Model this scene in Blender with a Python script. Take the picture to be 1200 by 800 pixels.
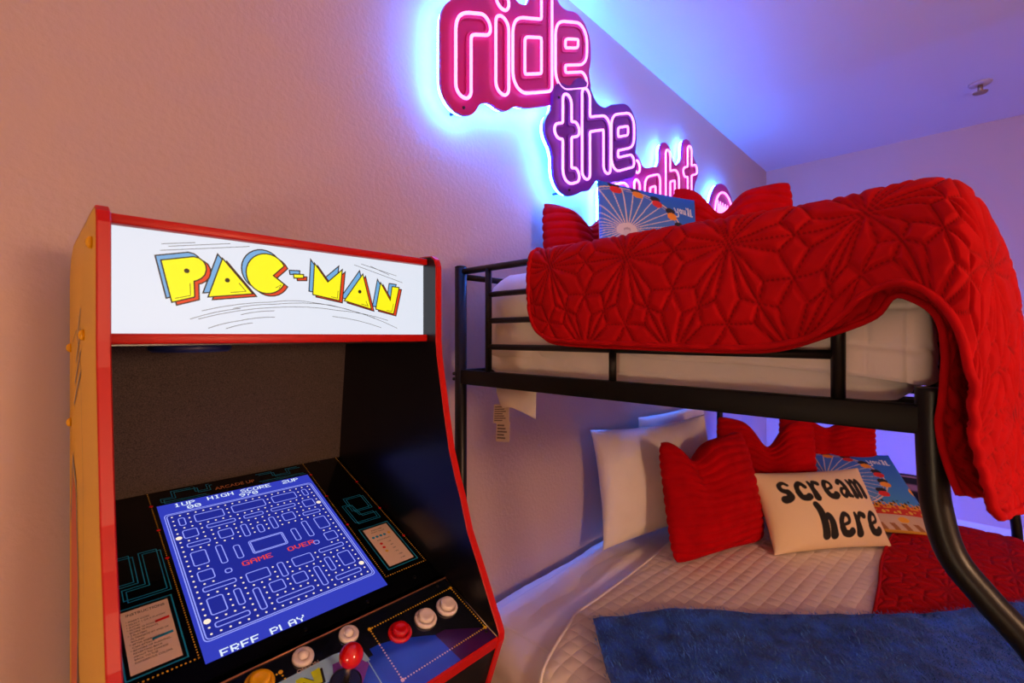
import bpy, bmesh, math, random
import numpy as np
from mathutils import Vector, Matrix
from mathutils.geometry import tessellate_polygon

for o in list(bpy.data.objects): bpy.data.objects.remove(o, do_unlink=True)
S = bpy.context.scene
C = S.collection
random.seed(7); RNG = np.random.default_rng(7)
PI = math.pi

# ------------------------------------------------------------ camera, world, exposure
EXPO = 0.0
CZ = 1.35
cam = bpy.data.cameras.new('camera'); camo = bpy.data.objects.new('camera', cam); C.objects.link(camo)
cam.sensor_width = 36.0; cam.lens = 36.0 * 544.0 / 1200.0
cam.shift_y = -6.0 / 1200.0
cam.clip_start = 0.02
camo.location = (0, 0, CZ)
camo.rotation_euler = (PI / 2, 0, -math.atan2(.723, .691))
cam.dof.use_dof = True; cam.dof.focus_distance = 0.95; cam.dof.aperture_fstop = 5.0
S.camera = camo
w = bpy.data.worlds.new('world'); S.world = w; w.use_nodes = True
w.node_tree.nodes['Background'].inputs[0].default_value = (.02, .02, .03, 1)
w.node_tree.nodes['Background'].inputs[1].default_value = 0.2
S.view_settings.view_transform = 'Standard'; S.view_settings.look = 'None'
S.view_settings.exposure = EXPO; S.view_settings.gamma = 1.0
S.view_settings.use_curve_mapping = False

# light levels of the added warm lamps, the sign and the strip
LAMP_E = 115.0          # added warm globe lamp, out of view
LAMP2_E = 80.0         # added short warm globe, fills from the left
CEIL_E = 2.0           # added warm ceiling fill
SIGN_BACK_E = 215.0     # blue strip behind the sign boards
SIGN_TUBE_E = 1.9     # pink neon tubes
LED_E = 650.0           # blue strip behind the bunk

# ------------------------------------------------------------ helpers
def lin(c):
    return tuple(((x / 255) / 12.92 if x / 255 <= .04045 else ((x / 255 + .055) / 1.055) ** 2.4) for x in c)

def mat(name, col, rough=.5, metal=0, noise=None, bump=None, emit=None, sheen=0, coat=0, attr=None, spec=None, trans=0):
    """col: sRGB 0-255. noise=(scale, amount) value variation; bump=(scale, strength, dist)"""
    m = bpy.data.materials.new(name); m.use_nodes = True
    nt = m.node_tree; b = nt.nodes['Principled BSDF']
    c = lin(col)
    b.inputs['Base Color'].default_value = (*c, 1)
    b.inputs['Roughness'].default_value = rough; b.inputs['Metallic'].default_value = metal
    if sheen: b.inputs['Sheen Weight'].default_value = sheen; b.inputs['Sheen Roughness'].default_value = .4
    if coat: b.inputs['Coat Weight'].default_value = coat; b.inputs['Coat Roughness'].default_value = .06
    if spec is not None: b.inputs['Specular IOR Level'].default_value = spec
    tc = nt.nodes.new('ShaderNodeTexCoord')
    src = None
    if attr:
        a = nt.nodes.new('ShaderNodeAttribute'); a.attribute_name = attr; src = a.outputs['Color']
        nt.links.new(src, b.inputs['Base Color'])
    if noise:
        n = nt.nodes.new('ShaderNodeTexNoise'); n.inputs['Scale'].default_value = noise[0]; n.inputs['Detail'].default_value = 5
        nt.links.new(tc.outputs['Object'], n.inputs['Vector'])
        r = nt.nodes.new('ShaderNodeMapRange'); r.inputs['From Min'].default_value = .3; r.inputs['From Max'].default_value = .7
        r.inputs['To Min'].default_value = 1 - noise[1]; r.inputs['To Max'].default_value = 1 + noise[1]
        nt.links.new(n.outputs['Fac'], r.inputs['Value'])
        mx = nt.nodes.new('ShaderNodeVectorMath'); mx.operation = 'SCALE'
        if src: nt.links.new(src, mx.inputs[0])
        else: mx.inputs[0].default_value = c
        nt.links.new(r.outputs[0], mx.inputs['Scale']); nt.links.new(mx.outputs[0], b.inputs['Base Color'])
    if bump:
        n2 = nt.nodes.new('ShaderNodeTexNoise'); n2.inputs['Scale'].default_value = bump[0]; n2.inputs['Detail'].default_value = 4
        nt.links.new(tc.outputs['Object'], n2.inputs['Vector'])
        bp = nt.nodes.new('ShaderNodeBump'); bp.inputs['Strength'].default_value = bump[1]; bp.inputs['Distance'].default_value = bump[2]
        nt.links.new(n2.outputs['Fac'], bp.inputs['Height']); nt.links.new(bp.outputs[0], b.inputs['Normal'])
    if emit:
        ec, es = emit
        b.inputs['Emission Color'].default_value = (*lin(ec), 1); b.inputs['Emission Strength'].default_value = es
    return m

def glow(name, rgb, strength):
    """lamp material, linear rgb"""
    m = bpy.data.materials.new(name); m.use_nodes = True
    b = m.node_tree.nodes['Principled BSDF']
    b.inputs['Base Color'].default_value = (.8, .8, .8, 1)
    b.inputs['Emission Color'].default_value = (*rgb, 1); b.inputs['Emission Strength'].default_value = strength
    return m

def screen(name, col, k=1.0):
    """backlit print or screen pixels: emits its own colour"""
    m = bpy.data.materials.new(name); m.use_nodes = True
    b = m.node_tree.nodes['Principled BSDF']; c = lin(col)
    b.inputs['Base Color'].default_value = (*[x * .08 for x in c], 1); b.inputs['Roughness'].default_value = .45
    b.inputs['Emission Color'].default_value = (*c, 1); b.inputs['Emission Strength'].default_value = k
    return m

class MB:
    def __init__(s): s.v = []; s.f = []; s.m = []; s.sm = []
    def add(s, vs, fs, mi=0, smooth=False):
        k = len(s.v); s.v += [tuple(map(float, p)) for p in vs]
        for f in fs: s.f.append(tuple(i + k for i in f)); s.m.append(mi); s.sm.append(smooth)
        return s
    def box(s, x0, x1, y0, y1, z0, z1, mi=0, bev=0):
        if bev:
            bm = bmesh.new(); bmesh.ops.create_cube(bm, size=1)
            for v in bm.verts: v.co = ((x0 + x1) / 2 + v.co.x * (x1 - x0), (y0 + y1) / 2 + v.co.y * (y1 - y0), (z0 + z1) / 2 + v.co.z * (z1 - z0))
            bmesh.ops.bevel(bm, geom=bm.edges[:], offset=bev, segments=2, affect='EDGES', profile=.5)
            bm.verts.index_update()
            s.add([v.co[:] for v in bm.verts], [[v.index for v in f.verts] for f in bm.faces], mi, True); bm.free(); return s
        p = [(x0, y0, z0), (x1, y0, z0), (x1, y1, z0), (x0, y1, z0), (x0, y0, z1), (x1, y0, z1), (x1, y1, z1), (x0, y1, z1)]
        return s.add(p, [(3, 2, 1, 0), (4, 5, 6, 7), (0, 1, 5, 4), (1, 2, 6, 5), (2, 3, 7, 6), (3, 0, 4, 7)], mi)
    def tube(s, pts, r, seg=10, closed=False, mi=0, cap=True):
        P = [Vector(p) for p in pts]; n = len(P); ring = []
        prev = None
        for i in range(n):
            if closed: t = P[(i + 1) % n] - P[i - 1]
            else: t = P[min(i + 1, n - 1)] - P[max(i - 1, 0)]
            if t.length < 1e-9: t = Vector((0, 0, 1))
            t.normalize()
            if prev is None:
                a = Vector((0, 0, 1)) if abs(t.z) < .9 else Vector((1, 0, 0))
                u = t.cross(a).normalized()
            else:
                u = prev - t * prev.dot(t)
                u = u.normalized() if u.length > 1e-6 else t.orthogonal().normalized()
            prev = u; v = t.cross(u)
            rr = r[i] if isinstance(r, (list, tuple)) else r
            ring.append([P[i] + (u * math.cos(2 * PI * k / seg) + v * math.sin(2 * PI * k / seg)) * rr for k in range(seg)])
        vs = [q for rg in ring for q in rg]; fs = []
        m = n if closed else n - 1
        for i in range(m):
            a = i * seg; b = ((i + 1) % n) * seg
            for k in range(seg): fs.append((a + k, a + (k + 1) % seg, b + (k + 1) % seg, b + k))
        s.add(vs, fs, mi, True)
        if cap and not closed:
            k0 = len(s.v) - len(vs)
            s.f.append(tuple(k0 + k for k in reversed(range(seg)))); s.m.append(mi); s.sm.append(False)
            s.f.append(tuple(k0 + (n - 1) * seg + k for k in range(seg))); s.m.append(mi); s.sm.append(False)
        return s
    def lathe(s, prof, M=None, seg=24, mi=0):
        M = M or Matrix(); vs = []; fs = []
        for (r, z) in prof:
            for k in range(seg): vs.append(M @ Vector((r * math.cos(2 * PI * k / seg), r * math.sin(2 * PI * k / seg), z)))
        for i in range(len(prof) - 1):
            for k in range(seg): fs.append((i * seg + k, i * seg + (k + 1) % seg, (i + 1) * seg + (k + 1) % seg, (i + 1) * seg + k))
        s.add(vs, fs, mi, True)
        k0 = len(s.v) - len(vs)
        s.f.append(tuple(k0 + k for k in reversed(range(seg)))); s.m.append(mi); s.sm.append(False)
        s.f.append(tuple(k0 + (len(prof) - 1) * seg + k for k in range(seg))); s.m.append(mi); s.sm.append(False)
        return s
    def poly(s, pts, fr, lift=0, mi=0):
        """filled flat polygon, pts 2D in frame fr"""
        vs = [fr(x, y, lift) for x, y in pts]
        tr = tessellate_polygon([[Vector((x, y, 0)) for x, y in pts]])
        out = []
        for t in tr:
            a, b, c = (Vector(pts[i]) for i in t)
            out.append(t if (b - a).cross(c - a) > 0 else (t[0], t[2], t[1]))
        return s.add(vs, out, mi)
    def line(s, pts, wd, fr, lift=0, mi=0, closed=False):
        """flat stroke of a 2D polyline with mitred joints"""
        n = len(pts); L = []; R_ = []
        for i in range(n):
            p = Vector(pts[i])
            a = Vector(pts[i - 1]) if (i or closed) else None
            b = Vector(pts[(i + 1) % n]) if (i < n - 1 or closed) else None
            d1 = (p - a).normalized() if a is not None and (p - a).length > 1e-9 else None
            d2 = (b - p).normalized() if b is not None and (b - p).length > 1e-9 else None
            d1 = d1 or d2; d2 = d2 or d1
            t = (d1 + d2)
            t = t.normalized() if t.length > 1e-6 else d1
            nn = Vector((-t.y, t.x)); k = max(.35, abs(nn.dot(Vector((-d1.y, d1.x)))))
            L.append(p + nn * wd / 2 / k); R_.append(p - nn * wd / 2 / k)
        vs = [fr(q.x, q.y, lift) for q in L] + [fr(q.x, q.y, lift) for q in R_]
        m = n if closed else n - 1
        return s.add(vs, [(n + i, n + (i + 1) % n, (i + 1) % n, i) for i in range(m)], mi)
    def dot(s, x, y, r, fr, lift=0, mi=0, seg=8):
        return s.poly([(x + r * math.cos(2 * PI * k / seg), y + r * math.sin(2 * PI * k / seg)) for k in range(seg)], fr, lift, mi)
    def build(s, name, mats, parent=None):
        me = bpy.data.meshes.new(name); me.from_pydata(s.v, [], s.f)
        for m in (mats if isinstance(mats, (list, tuple)) else [mats]): me.materials.append(m)
        me.polygons.foreach_set('material_index', s.m); me.polygons.foreach_set('use_smooth', s.sm); me.update()
        o = bpy.data.objects.new(name, me); C.objects.link(o)
        if parent: o.parent = parent; o.matrix_parent_inverse = parent.matrix_world.inverted() if False else Matrix.Translation(-parent.location)
        return o

def thing(name, label, cat, loc=(0, 0, 0), group=None):
    o = bpy.data.objects.new(name, None); C.objects.link(o); o.location = loc; o.empty_display_size = .05
    return tag(o, label, cat, group)
def tag(o, label, cat, group=None):
    o['label'] = label; o['category'] = cat
    if group: o['group'] = group
    return o
def struct(o): o['kind'] = 'structure'; return o

def frame(o, ux, uy):
    o = Vector(o); ux = Vector(ux).normalized(); uy = Vector(uy).normalized(); n = ux.cross(uy)
    return lambda x, y, l=0: o + ux * x + uy * y + n * l

def text(mb, body, size, fr, x, y, lift=0, mi=0, align='LEFT', sx=1.0, bold=0.0, shear=0.0):
    cu = bpy.data.curves.new('t', 'FONT'); cu.body = body; cu.size = size; cu.align_x = align; cu.offset = bold; cu.shear = shear
    cu.resolution_u = 3
    ob = bpy.data.objects.new('t', cu); C.objects.link(ob)
    me = ob.to_mesh()
    vs = [fr(x + v.co.x * sx, y + v.co.y, lift) for v in me.vertices]
    mb.add(vs, [tuple(p.vertices) for p in me.polygons], mi)
    ob.to_mesh_clear(); bpy.data.objects.remove(ob); bpy.data.curves.remove(cu)

# ------------------------------------------------------------ materials
M = {}
M['wall'] = mat('wall_paint', (198, 174, 166), .75, bump=(85, .22, .004))
M['ceil'] = mat('ceiling_paint', (214, 204, 206), .85, bump=(60, .15, .003))
M['trimw'] = mat('white_trim', (225, 220, 214), .5)
M['carpet'] = mat('carpet', (150, 135, 120), .95, noise=(140, .25), bump=(260, .8, .006))
M['black'] = mat('black_metal', (10, 10, 11), .36, bump=(600, .06, .0006), spec=.35)
M['rail'] = mat('black_rail', (7, 7, 8), .5, spec=.2)
M['lam'] = mat('black_laminate', (13, 13, 17), .28, spec=.5)
M['speck'] = mat('speckled_board', (74, 62, 55), .8, noise=(520, .55), bump=(520, .25, .0008))
M['yellow'] = mat('yellow_side', (232, 180, 14), .42, noise=(3, .06))
M['redt'] = mat('red_edge', (186, 14, 10), .4, spec=.3)
M['red_pl'] = mat('red_plastic', (205, 10, 12), .16, coat=.6)
M['white_pl'] = mat('white_plastic', (226, 214, 208), .3)
M['yel_pl'] = mat('yellow_plastic', (240, 178, 10), .25)
M['deck'] = mat('deck_print', (14, 18, 30), .16, coat=.5)
M['steel'] = mat('steel', (170, 150, 130), .3, 1.0)
M['darkhole'] = mat('dark_screw', (30, 26, 24), .4, .8)

# ------------------------------------------------------------ the room
WY, BX = 1.18, 4.41; FX, FY = -1.7, -2.7; CH = 2.77; T = .1
struct(MB().box(FX - T, BX + T, FY - T, WY + T, -.1, 0).build('floor', M['carpet']))
struct(MB().box(FX - T, BX + T, FY - T, WY + T, CH, CH + .1).build('ceiling', M['ceil']))
struct(MB().box(FX - T, BX + T, WY, WY + T, 0, CH).build('wall_left', M['wall']))
struct(MB().box(BX, BX + T, FY - T, WY, 0, CH).build('wall_back', M['wall']))
struct(MB().box(FX - T, FX, FY - T, WY, 0, CH).build('wall_front', M['wall']))
struct(MB().box(FX, BX, FY - T, FY, 0, CH).build('wall_right', M['wall']))
struct(MB().box(FX, BX, WY - .014, WY, 0, .1, bev=.004).build('baseboard_left', M['trimw']))
struct(MB().box(BX - .014, BX, FY, WY - .014, 0, .1, bev=.004).build('baseboard_back', M['trimw']))

# ------------------------------------------------------------ unseen lamps added to give the room its warm light
def globe_lamp(name, label, lx, ly, hz, rg, m):
    lamp = thing(name, label, 'lamp', (lx, ly, 0))
    MB().lathe([(.14, 0), (.14, .015), (.05, .03), (.012, .04)], Matrix.Translation((lx, ly, 0))).build('base', M['black'], lamp)
    MB().tube([(lx, ly, .03), (lx, ly, hz - rg + .005)], .011).build('pole', M['black'], lamp)
    pg = [(rg * math.sin(a), hz - rg * math.cos(a)) for a in [PI * k / 14 for k in range(1, 14)]]
    MB().lathe(pg, Matrix.Translation((lx, ly, 0))).build('globe_shade', m, lamp)
globe_lamp('added_lamp', 'added unseen tall black lamp with a large warm globe lighting the room', .40, -1.95, 1.45, .15, glow('warm_globe', (1.0, .58, .33), LAMP_E))
globe_lamp('added_lamp', 'added unseen short black lamp with a small warm globe filling from the left', -1.35, -.25, .80, .08, glow('warm_globe_small', (1.0, .76, .46), LAMP2_E))
cl = thing('added_ceiling_light', 'added unseen round ceiling light with a warm white diffuser for fill', 'ceiling light', (1.6, -1.5, CH))
MB().lathe([(.2, CH - .03), (.2, CH)], Matrix.Translation((1.6, -1.5, 0))).build('rim', M['trimw'], cl)
MB().lathe([(.05, CH - .075), (.12, CH - .068), (.17, CH - .05), (.185, CH - .031)], Matrix.Translation((1.6, -1.5, 0))).build('diffuser', glow('warm_diffuser', (1.0, .7, .45), CEIL_E), cl)

# ------------------------------------------------------------ neon sign
def chamfer(pts, c):
    out = [pts[0]]
    for i in range(1, len(pts) - 1):
        p = Vector(pts[i]); a = Vector(pts[i - 1]) - p; b = Vector(pts[i + 1]) - p
        k = min(c, a.length / 2, b.length / 2)
        q0 = p + a.normalized() * k; q1 = p + b.normalized() * k
        for t in (0, .25, .5, .75, 1): out.append(tuple(q0 * (1 - t) ** 2 + p * 2 * t * (1 - t) + q1 * t * t))
    return out + [pts[-1]]

def sdf(strokes, X, Z):
    d = np.full(X.shape, 9.0)
    for st in strokes:
        for (a, b) in zip(st[:-1], st[1:]):
            ax, az = a; bx, bz = b; vx, vz = bx - ax, bz - az; L2 = vx * vx + vz * vz + 1e-12
            t = np.clip(((X - ax) * vx + (Z - az) * vz) / L2, 0, 1)
            d = np.minimum(d, np.hypot(X - ax - t * vx, Z - az - t * vz))
    return d

def contours(D, iso, x0, z0, h):
    """marching squares -> closed polylines"""
    nz, nx = D.shape; B = D < iso; seg = {}
    def ex(i, j): a, b = D[i, j], D[i, j + 1]; return (x0 + (j + (iso - a) / (b - a)) * h, z0 + i * h)
    def ez(i, j): a, b = D[i, j], D[i + 1, j]; return (x0 + j * h, z0 + (i + (iso - a) / (b - a)) * h)
    tab = {1: [(3, 0)], 2: [(0, 1)], 3: [(3, 1)], 4: [(1, 2)], 5: [(3, 2), (1, 0)], 6: [(0, 2)], 7: [(3, 2)], 8: [(2, 3)], 9: [(2, 0)], 10: [(0, 3), (2, 1)], 11: [(2, 1)], 12: [(1, 3)], 13: [(1, 0)], 14: [(0, 3)]}
    code = B[:-1, :-1] * 1 + B[:-1, 1:] * 2 + B[1:, 1:] * 4 + B[1:, :-1] * 8
    for i, j in zip(*np.where((code > 0) & (code < 15))):
        for (e0, e1) in tab[int(code[i, j])]:
            def key(e): return [('x', i, j), ('z', i, j + 1), ('x', i + 1, j), ('z', i, j)][e]
            seg[key(e0)] = key(e1)
    out = []
    while seg:
        k0, k = seg.popitem(); loop = [k0]
        while k != k0 and k in seg: loop.append(k); k = seg.pop(k)
        if len(loop) > 8: out.append([ex(a[1], a[2]) if a[0] == 'x' else ez(a[1], a[2]) for a in loop])
    return out

def smooth_loop(p, step, it=2):
    p = np.array(p)
    for _ in range(it): p = (np.roll(p, 1, 0) + 2 * p + np.roll(p, -1, 0)) / 4
    q = np.vstack([p, p[:1]]); L = np.concatenate([[0], np.cumsum(np.hypot(*np.diff(q, axis=0).T))])
    n = max(8, int(L[-1] / step)); s = np.linspace(0, L[-1], n, endpoint=False)
    return np.stack([np.interp(s, L, q[:, 0]), np.interp(s, L, q[:, 1])], 1)

def area(p): x, y = np.array(p).T; return .5 * np.sum(x * np.roll(y, -1) - np.roll(x, -1) * y)

m_back = glow('blue_backlight', (.02, .19, 1.0), SIGN_BACK_E)
m_tube = glow('pink_neon', (1.0, .28, .90), SIGN_TUBE_E)
m_screw = mat('sign_screw', (20, 12, 30), .4)

def neon(label, strokes, w, base, xref, slope, margin, col, Yb, screws, r=.0052, dots=()):
    base_f = lambda x: base + slope * (x - xref)
    st = [[(x, base_f(x) + z) for x, z in chamfer(s_, w * .55)] for s_ in strokes]
    al = np.array([p for s_ in st for p in s_]); pad = w / 2 + margin + .09; h = .004
    x0, z0 = al.min(0) - pad; x1, z1 = al.max(0) + pad
    X, Z = np.meshgrid(np.arange(x0, x1, h), np.arange(z0, z1, h))
    D = sdf(st, X, Z)
    root = thing('neon_sign', label, 'neon sign', (float((x0 + x1) / 2), Yb, float(z0 + pad)))
    # board outline: grown well past the letters, then shrunk back, so narrow gaps close
    CL = .055
    big = smooth_loop(max(contours(D, w / 2 + margin + CL, x0, z0, h), key=lambda p: abs(area(p))), .014, 2)
    Db = sdf([[tuple(p) for p in np.vstack([big, big[:1]])]], X, Z)
    FD = np.where(D < w / 2 + margin + CL, -Db, Db)
    outer = max(contours(FD, -CL, x0, z0, h), key=lambda p: abs(area(p)))
    P = smooth_loop(outer, .008, 5)
    if area(P) < 0: P = P[::-1]
    fr = frame((0, Yb, 0), (1, 0, 0), (0, 0, 1))            # normal towards -Y (the room)
    b = MB(); n = len(P); th = .012
    b.poly([tuple(p) for p in P], fr, th, 0)
    vs = [fr(x, y, 0) for x, y in P] + [fr(x, y, th) for x, y in P]
    b.add(vs, [(i, (i + 1) % n, n + (i + 1) % n, n + i) for i in range(n)], 0)
    k = len(b.v); tr = tessellate_polygon([[Vector((x, y, 0)) for x, y in P]])
    b.add([fr(x, y, 0) for x, y in P], tr, 0)
    b.build('backing_board', col, root)
    # raised acrylic letter bodies and the tubes round them
    t = MB(); body = MB()
    for c in contours(D, w / 2, x0, z0, h):
        c = smooth_loop(c, .007, 2)
        t.tube([fr(x, y, th + .012) for x, y in c], r, 7, True)
    for c in contours(D, w / 2 - .012, x0, z0, h):
        c = smooth_loop(c, .008, 2)
        body.tube([fr(x, y, th + .003) for x, y in c], .003, 5, True)
    t.build('neon_tube', m_tube, root); body.build('letter_groove', col, root)
    # backlight strip near the board edge
    inn = max(contours(FD, -CL - .010, x0, z0, h), key=lambda p: abs(area(p)))
    inn = smooth_loop(inn, .012, 4)
    MB().tube([fr(x, y, -.012) for x, y in inn], .005, 6, True).build('backlight_strip', m_back, root)
    for (sx, sz) in screws:
        MB().lathe([(.005, 0), (.005, .004), (.003, .006)], Matrix.Translation((sx, Yb - th, sz)) @ Matrix.Rotation(PI / 2, 4, 'X'), 10).build('screw', m_screw, root)
        MB().tube([(sx, Yb, sz), (sx, WY, sz)], .005, 8).build('standoff', m_screw, root)
    return root

m_ride = mat('sign_red_magenta', (198, 22, 128), .35)
m_the = mat('sign_violet', (112, 34, 172), .35)
m_night = mat('sign_magenta', (196, 24, 150), .35)
def e_path(x0, x1, h_, mid, s): return [(x1 - s, s), (x0 + s, s), (x0 + s, h_ - s), (x1 - s, h_ - s), (x1 - s, mid), (x0 + s, mid)]
s = .031
neon('pink neon wall sign reading ride on a cut-out magenta board with blue backlight', [
    [(.937, s), (.937, .231), (1.022, .231)], [(1.108, s), (1.108, .231)], [(1.108, .318), (1.108, .322)],
    [(1.343, s), (1.19, s), (1.19, .231), (1.343, .231)], [(1.343, .36), (1.343, s)],
    e_path(1.395, 1.604, .262, .128, s)], .062, 2.081, .916, .435, .047, m_ride, 1.128,
    [(.947, 2.066), (1.595, 2.56), (1.11, 2.51)])
s = .028
neon('pink neon wall sign reading the on a violet cut-out board below the word ride', [
    [(1.448, .32), (1.448, s), (1.5, s)], [(1.397, .21), (1.5, .21)],
    [(1.575, .34), (1.575, s)], [(1.575, .222), (1.732, .222), (1.732, s)],
    e_path(1.767, 1.966, .25, .12, s)], .056, 1.945, 1.464, .40, .045, m_the, 1.112,
    [(1.41, 2.265), (1.6, 2.355), (1.475, 1.925)])
neon('pink neon wall sign reading night on a magenta board half hidden by the pillows', [
    [(1.81, s), (1.81, .222), (1.945, .222), (1.945, s)], [(2.045, s), (2.045, .222)], [(2.045, .31), (2.045, .315)],
    [(2.262, s + .01), (2.15, s + .01), (2.15, .222), (2.262, .222)], [(2.262, .222), (2.262, -.08), (2.15, -.08)],
    [(2.38, .34), (2.38, s)], [(2.38, .222), (2.49, .222), (2.49, s)],
    [(2.66, .34), (2.66, s), (2.73, s)], [(2.6, .222), (2.74, .222)]], .054, 1.985, 2.385, .37, .042, m_night, 1.14,
    [(1.9, 1.76), (2.7, 2.2)])
# round last piece of the sign
rt = thing('neon_sign', 'round magenta neon disc with upright strokes ending the wall sign', 'neon sign', (3.24, 1.14, 1.9))
cx, cz = 3.235, 2.135
circ = lambda rr, y, n=64: [(cx + rr * math.cos(2 * PI * k / n), y, cz + rr * math.sin(2 * PI * k / n)) for k in range(n)]
MB().lathe([(.235, 0), (.235, .012)], Matrix.Translation((cx, 1.14, cz)) @ Matrix.Rotation(PI / 2, 4, 'X'), 64).build('backing_board', m_night, rt)
MB().tube(circ(.175, 1.12), .006, 8, True).build('neon_tube', m_tube, rt)
tk = MB()
for k in range(-5, 6):
    tk.tube([(cx + k * .022, 1.124, cz + .02), (cx + k * .022, 1.124, cz + .085 + .02 * (k % 2))], .0035, 6)
tk.build('neon_stroke', m_tube, rt)
MB().tube(circ(.226, 1.152), .005, 6, True).build('backlight_strip', m_back, rt)
for (sx, sz) in ((3.08, 2.0), (3.39, 2.0)): MB().tube([(sx, 1.14, sz), (sx, WY, sz)], .005, 8).build('standoff', m_screw, rt)

# ceiling sprinkler
sp = thing('ceiling_sprinkler', 'small chrome sprinkler head with a flat plate on the ceiling', 'sprinkler', (3.7, -.1, CH))
TM = Matrix.Translation((3.7, -.1, 0))
MB().lathe([(.012, CH - .012), (.045, CH - .008), (.05, CH)], TM).build('plate', mat('sprinkler_plate', (206, 190, 190), .35, .3), sp)
MB().lathe([(.011, CH - .05), (.011, CH - .008)], TM, 12).build('stem', M['steel'], sp)
MB().lathe([(.03, CH - .056), (.032, CH - .05)], TM, 16).build('deflector', M['steel'], sp)

# ------------------------------------------------------------ arcade cabinet
CX0, CX1, PT = .0542, .5369, .0125
IX0, IX1 = CX0 + PT, CX1 - PT
arc = thing('arcade_cabinet', 'yellow-sided arcade cabinet with red edging, lit white marquee and glowing maze screen', 'arcade cabinet', ((CX0 + CX1) / 2, .85, 0))
prof = [(.735, 1.5), (.712, 1.4985), (.702, 1.492), (.697, 1.48), (.697, 1.345), (.694, 1.315), (.689, 1.29), (.674, 1.218), (.658, 1.147), (.642, 1.103), (.626, 1.066),
        (.608, 1.014), (.579, .962), (.55, .908), (.536, .883), (.531, .872), (.532, .86), (.538, .845), (.5647, .769), (.6, .67), (.62, .6), (.63, .54), (.63, 0)]
full = prof + [(1.155, 0), (1.155, 1.455), (1.12, 1.485), (1.06, 1.5)]
for (x0, x1, outer) in ((CX0, CX0 + PT, 0), (CX1 - PT, CX1, 1)):
    b = MB(); n = len(full); ccw = area(full) > 0
    # outer face printed yellow, inner face black
    tr = tessellate_polygon([[Vector((y, z, 0)) for y, z in full]])
    b.add([(x0, y, z) for y, z in full], tr, 0 if not outer else 1)
    b.add([(x1, y, z) for y, z in full], tr, 1 if not outer else 0)
    vs = [(x0, y, z) for y, z in full] + [(x1, y, z) for y, z in full]
    b.add(vs, [(i, (i + 1) % n, n + (i + 1) % n, n + i) for i in range(n)], 1)
    sp_ = b.build('side_panel', [M['yellow'], M['lam']], arc)
    # red edging strip on the front and top edge
    e = MB(); pr = [(1.06, 1.5)] + prof
    def off(i, d):
        a = Vector(pr[max(i - 1, 0)]); c = Vector(pr[min(i + 1, len(pr) - 1)]); t = (c - a).normalized()
        return Vector(pr[i]) + Vector((-t.y, t.x)) * d
    sg = -1 if (Vector(pr[6]) + Vector((-(Vector(pr[7]) - Vector(pr[5])).normalized().y, 0))).x > pr[6][0] else 1
    ring = []
    for i in range(len(pr)):
        q = off(i, sg * .0022); p0 = pr[i]
        ring.append([(x0 - .0004, p0[0], p0[1]), (x0 + .001, q.x, q.y), (x1 - .001, q.x, q.y), (x1 + .0004, p0[0], p0[1])])
    vs = [p for r_ in ring for p in r_]
    e.add(vs, [(i * 4 + k, i * 4 + k + 1, i * 4 + 5 + k, i * 4 + 4 + k) for i in range(len(pr) - 1) for k in range(3)], 0)
    e.build('edge_molding', M['redt'], sp_)
# side art: plain stripes in the colours of the print
frs = frame((CX0 - .0006, 0, 0), (0, -1, 0), (0, 0, 1))
m_sa = [mat('side_orange', (214, 92, 34), .42), mat('side_blue_grey', (128, 134, 150), .42), mat('side_brown', (150, 112, 50), .42)]
a = MB()
a.poly([(-1.10, .75), (-.98, .75), (-.96, .98), (-1.0, 1.1), (-1.06, 1.12), (-1.1, 1.02)], frs, 0, 0)
a.line([(-1.1, .75), (-.97, .75), (-.945, .98), (-.99, 1.12), (-1.06, 1.15), (-1.11, 1.03)], .012, frs, .0003, 1)
a.poly([(-1.12, 0.0), (-.9, 0.0), (-.9, .80), (-.96, .88), (-1.12, .7)], frs, -.0003, 2)
for k in range(4): a.line([(-1.03 + .02 * k, 1.24 + .035 * k), (-.9, 1.30 + .03 * k)], .006, frs, .0003, 1)
a.line([(-1.11, 1.0), (-1.11, 1.26), (-1.06, 1.34), (-.98, 1.36), (-.9, 1.3), (-.86, 1.16), (-.85, 1.0)], .003, frs, .0003, 2)
a.build('side_art', m_sa, arc)
for (y, z) in ((.745, 1.462), (.855, 1.352), (1.12, 1.33), (1.12, 1.2)):
    MB().lathe([(.0075, 0), (.0075, .003), (.005, .0055), (.0015, .0065)], Matrix.Translation((CX0, y, z)) @ Matrix.Rotation(-PI / 2, 4, 'Y'), 14).build('bolt_cap', M['yel_pl'], arc)
# carcass boards
MB().box(IX0, IX1, .76, 1.14, 1.478, 1.49).build('top_panel', M['lam'], arc)
MB().box(IX0, IX1, 1.135, 1.15, 0, 1.478).build('back_panel', M['lam'], arc)
b = MB(); b.add([(IX0, 1.048, 1.335), (IX1, 1.048, 1.335), (IX1, 1.082, 1.045), (IX0, 1.082, 1.045), (IX0, 1.06, 1.335), (IX1, 1.06, 1.335), (IX1, 1.094, 1.045), (IX0, 1.094, 1.045)],
      [(0, 1, 2, 3), (7, 6, 5, 4), (0, 4, 5, 1), (3, 2, 6, 7)], 0)
b.build('monitor_hood_board', M['speck'], arc)
MB().box(IX0, IX1, .75, 1.06, 1.338, 1.348).build('speaker_board', M['lam'], arc)
grm = mat('speaker_blue', (24, 34, 90), .45)
MB().lathe([(.046, 1.328), (.05, 1.331), (.05, 1.338)], Matrix.Translation((.165, .80, 0)), 32).build('speaker_grille', grm, arc)
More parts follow.
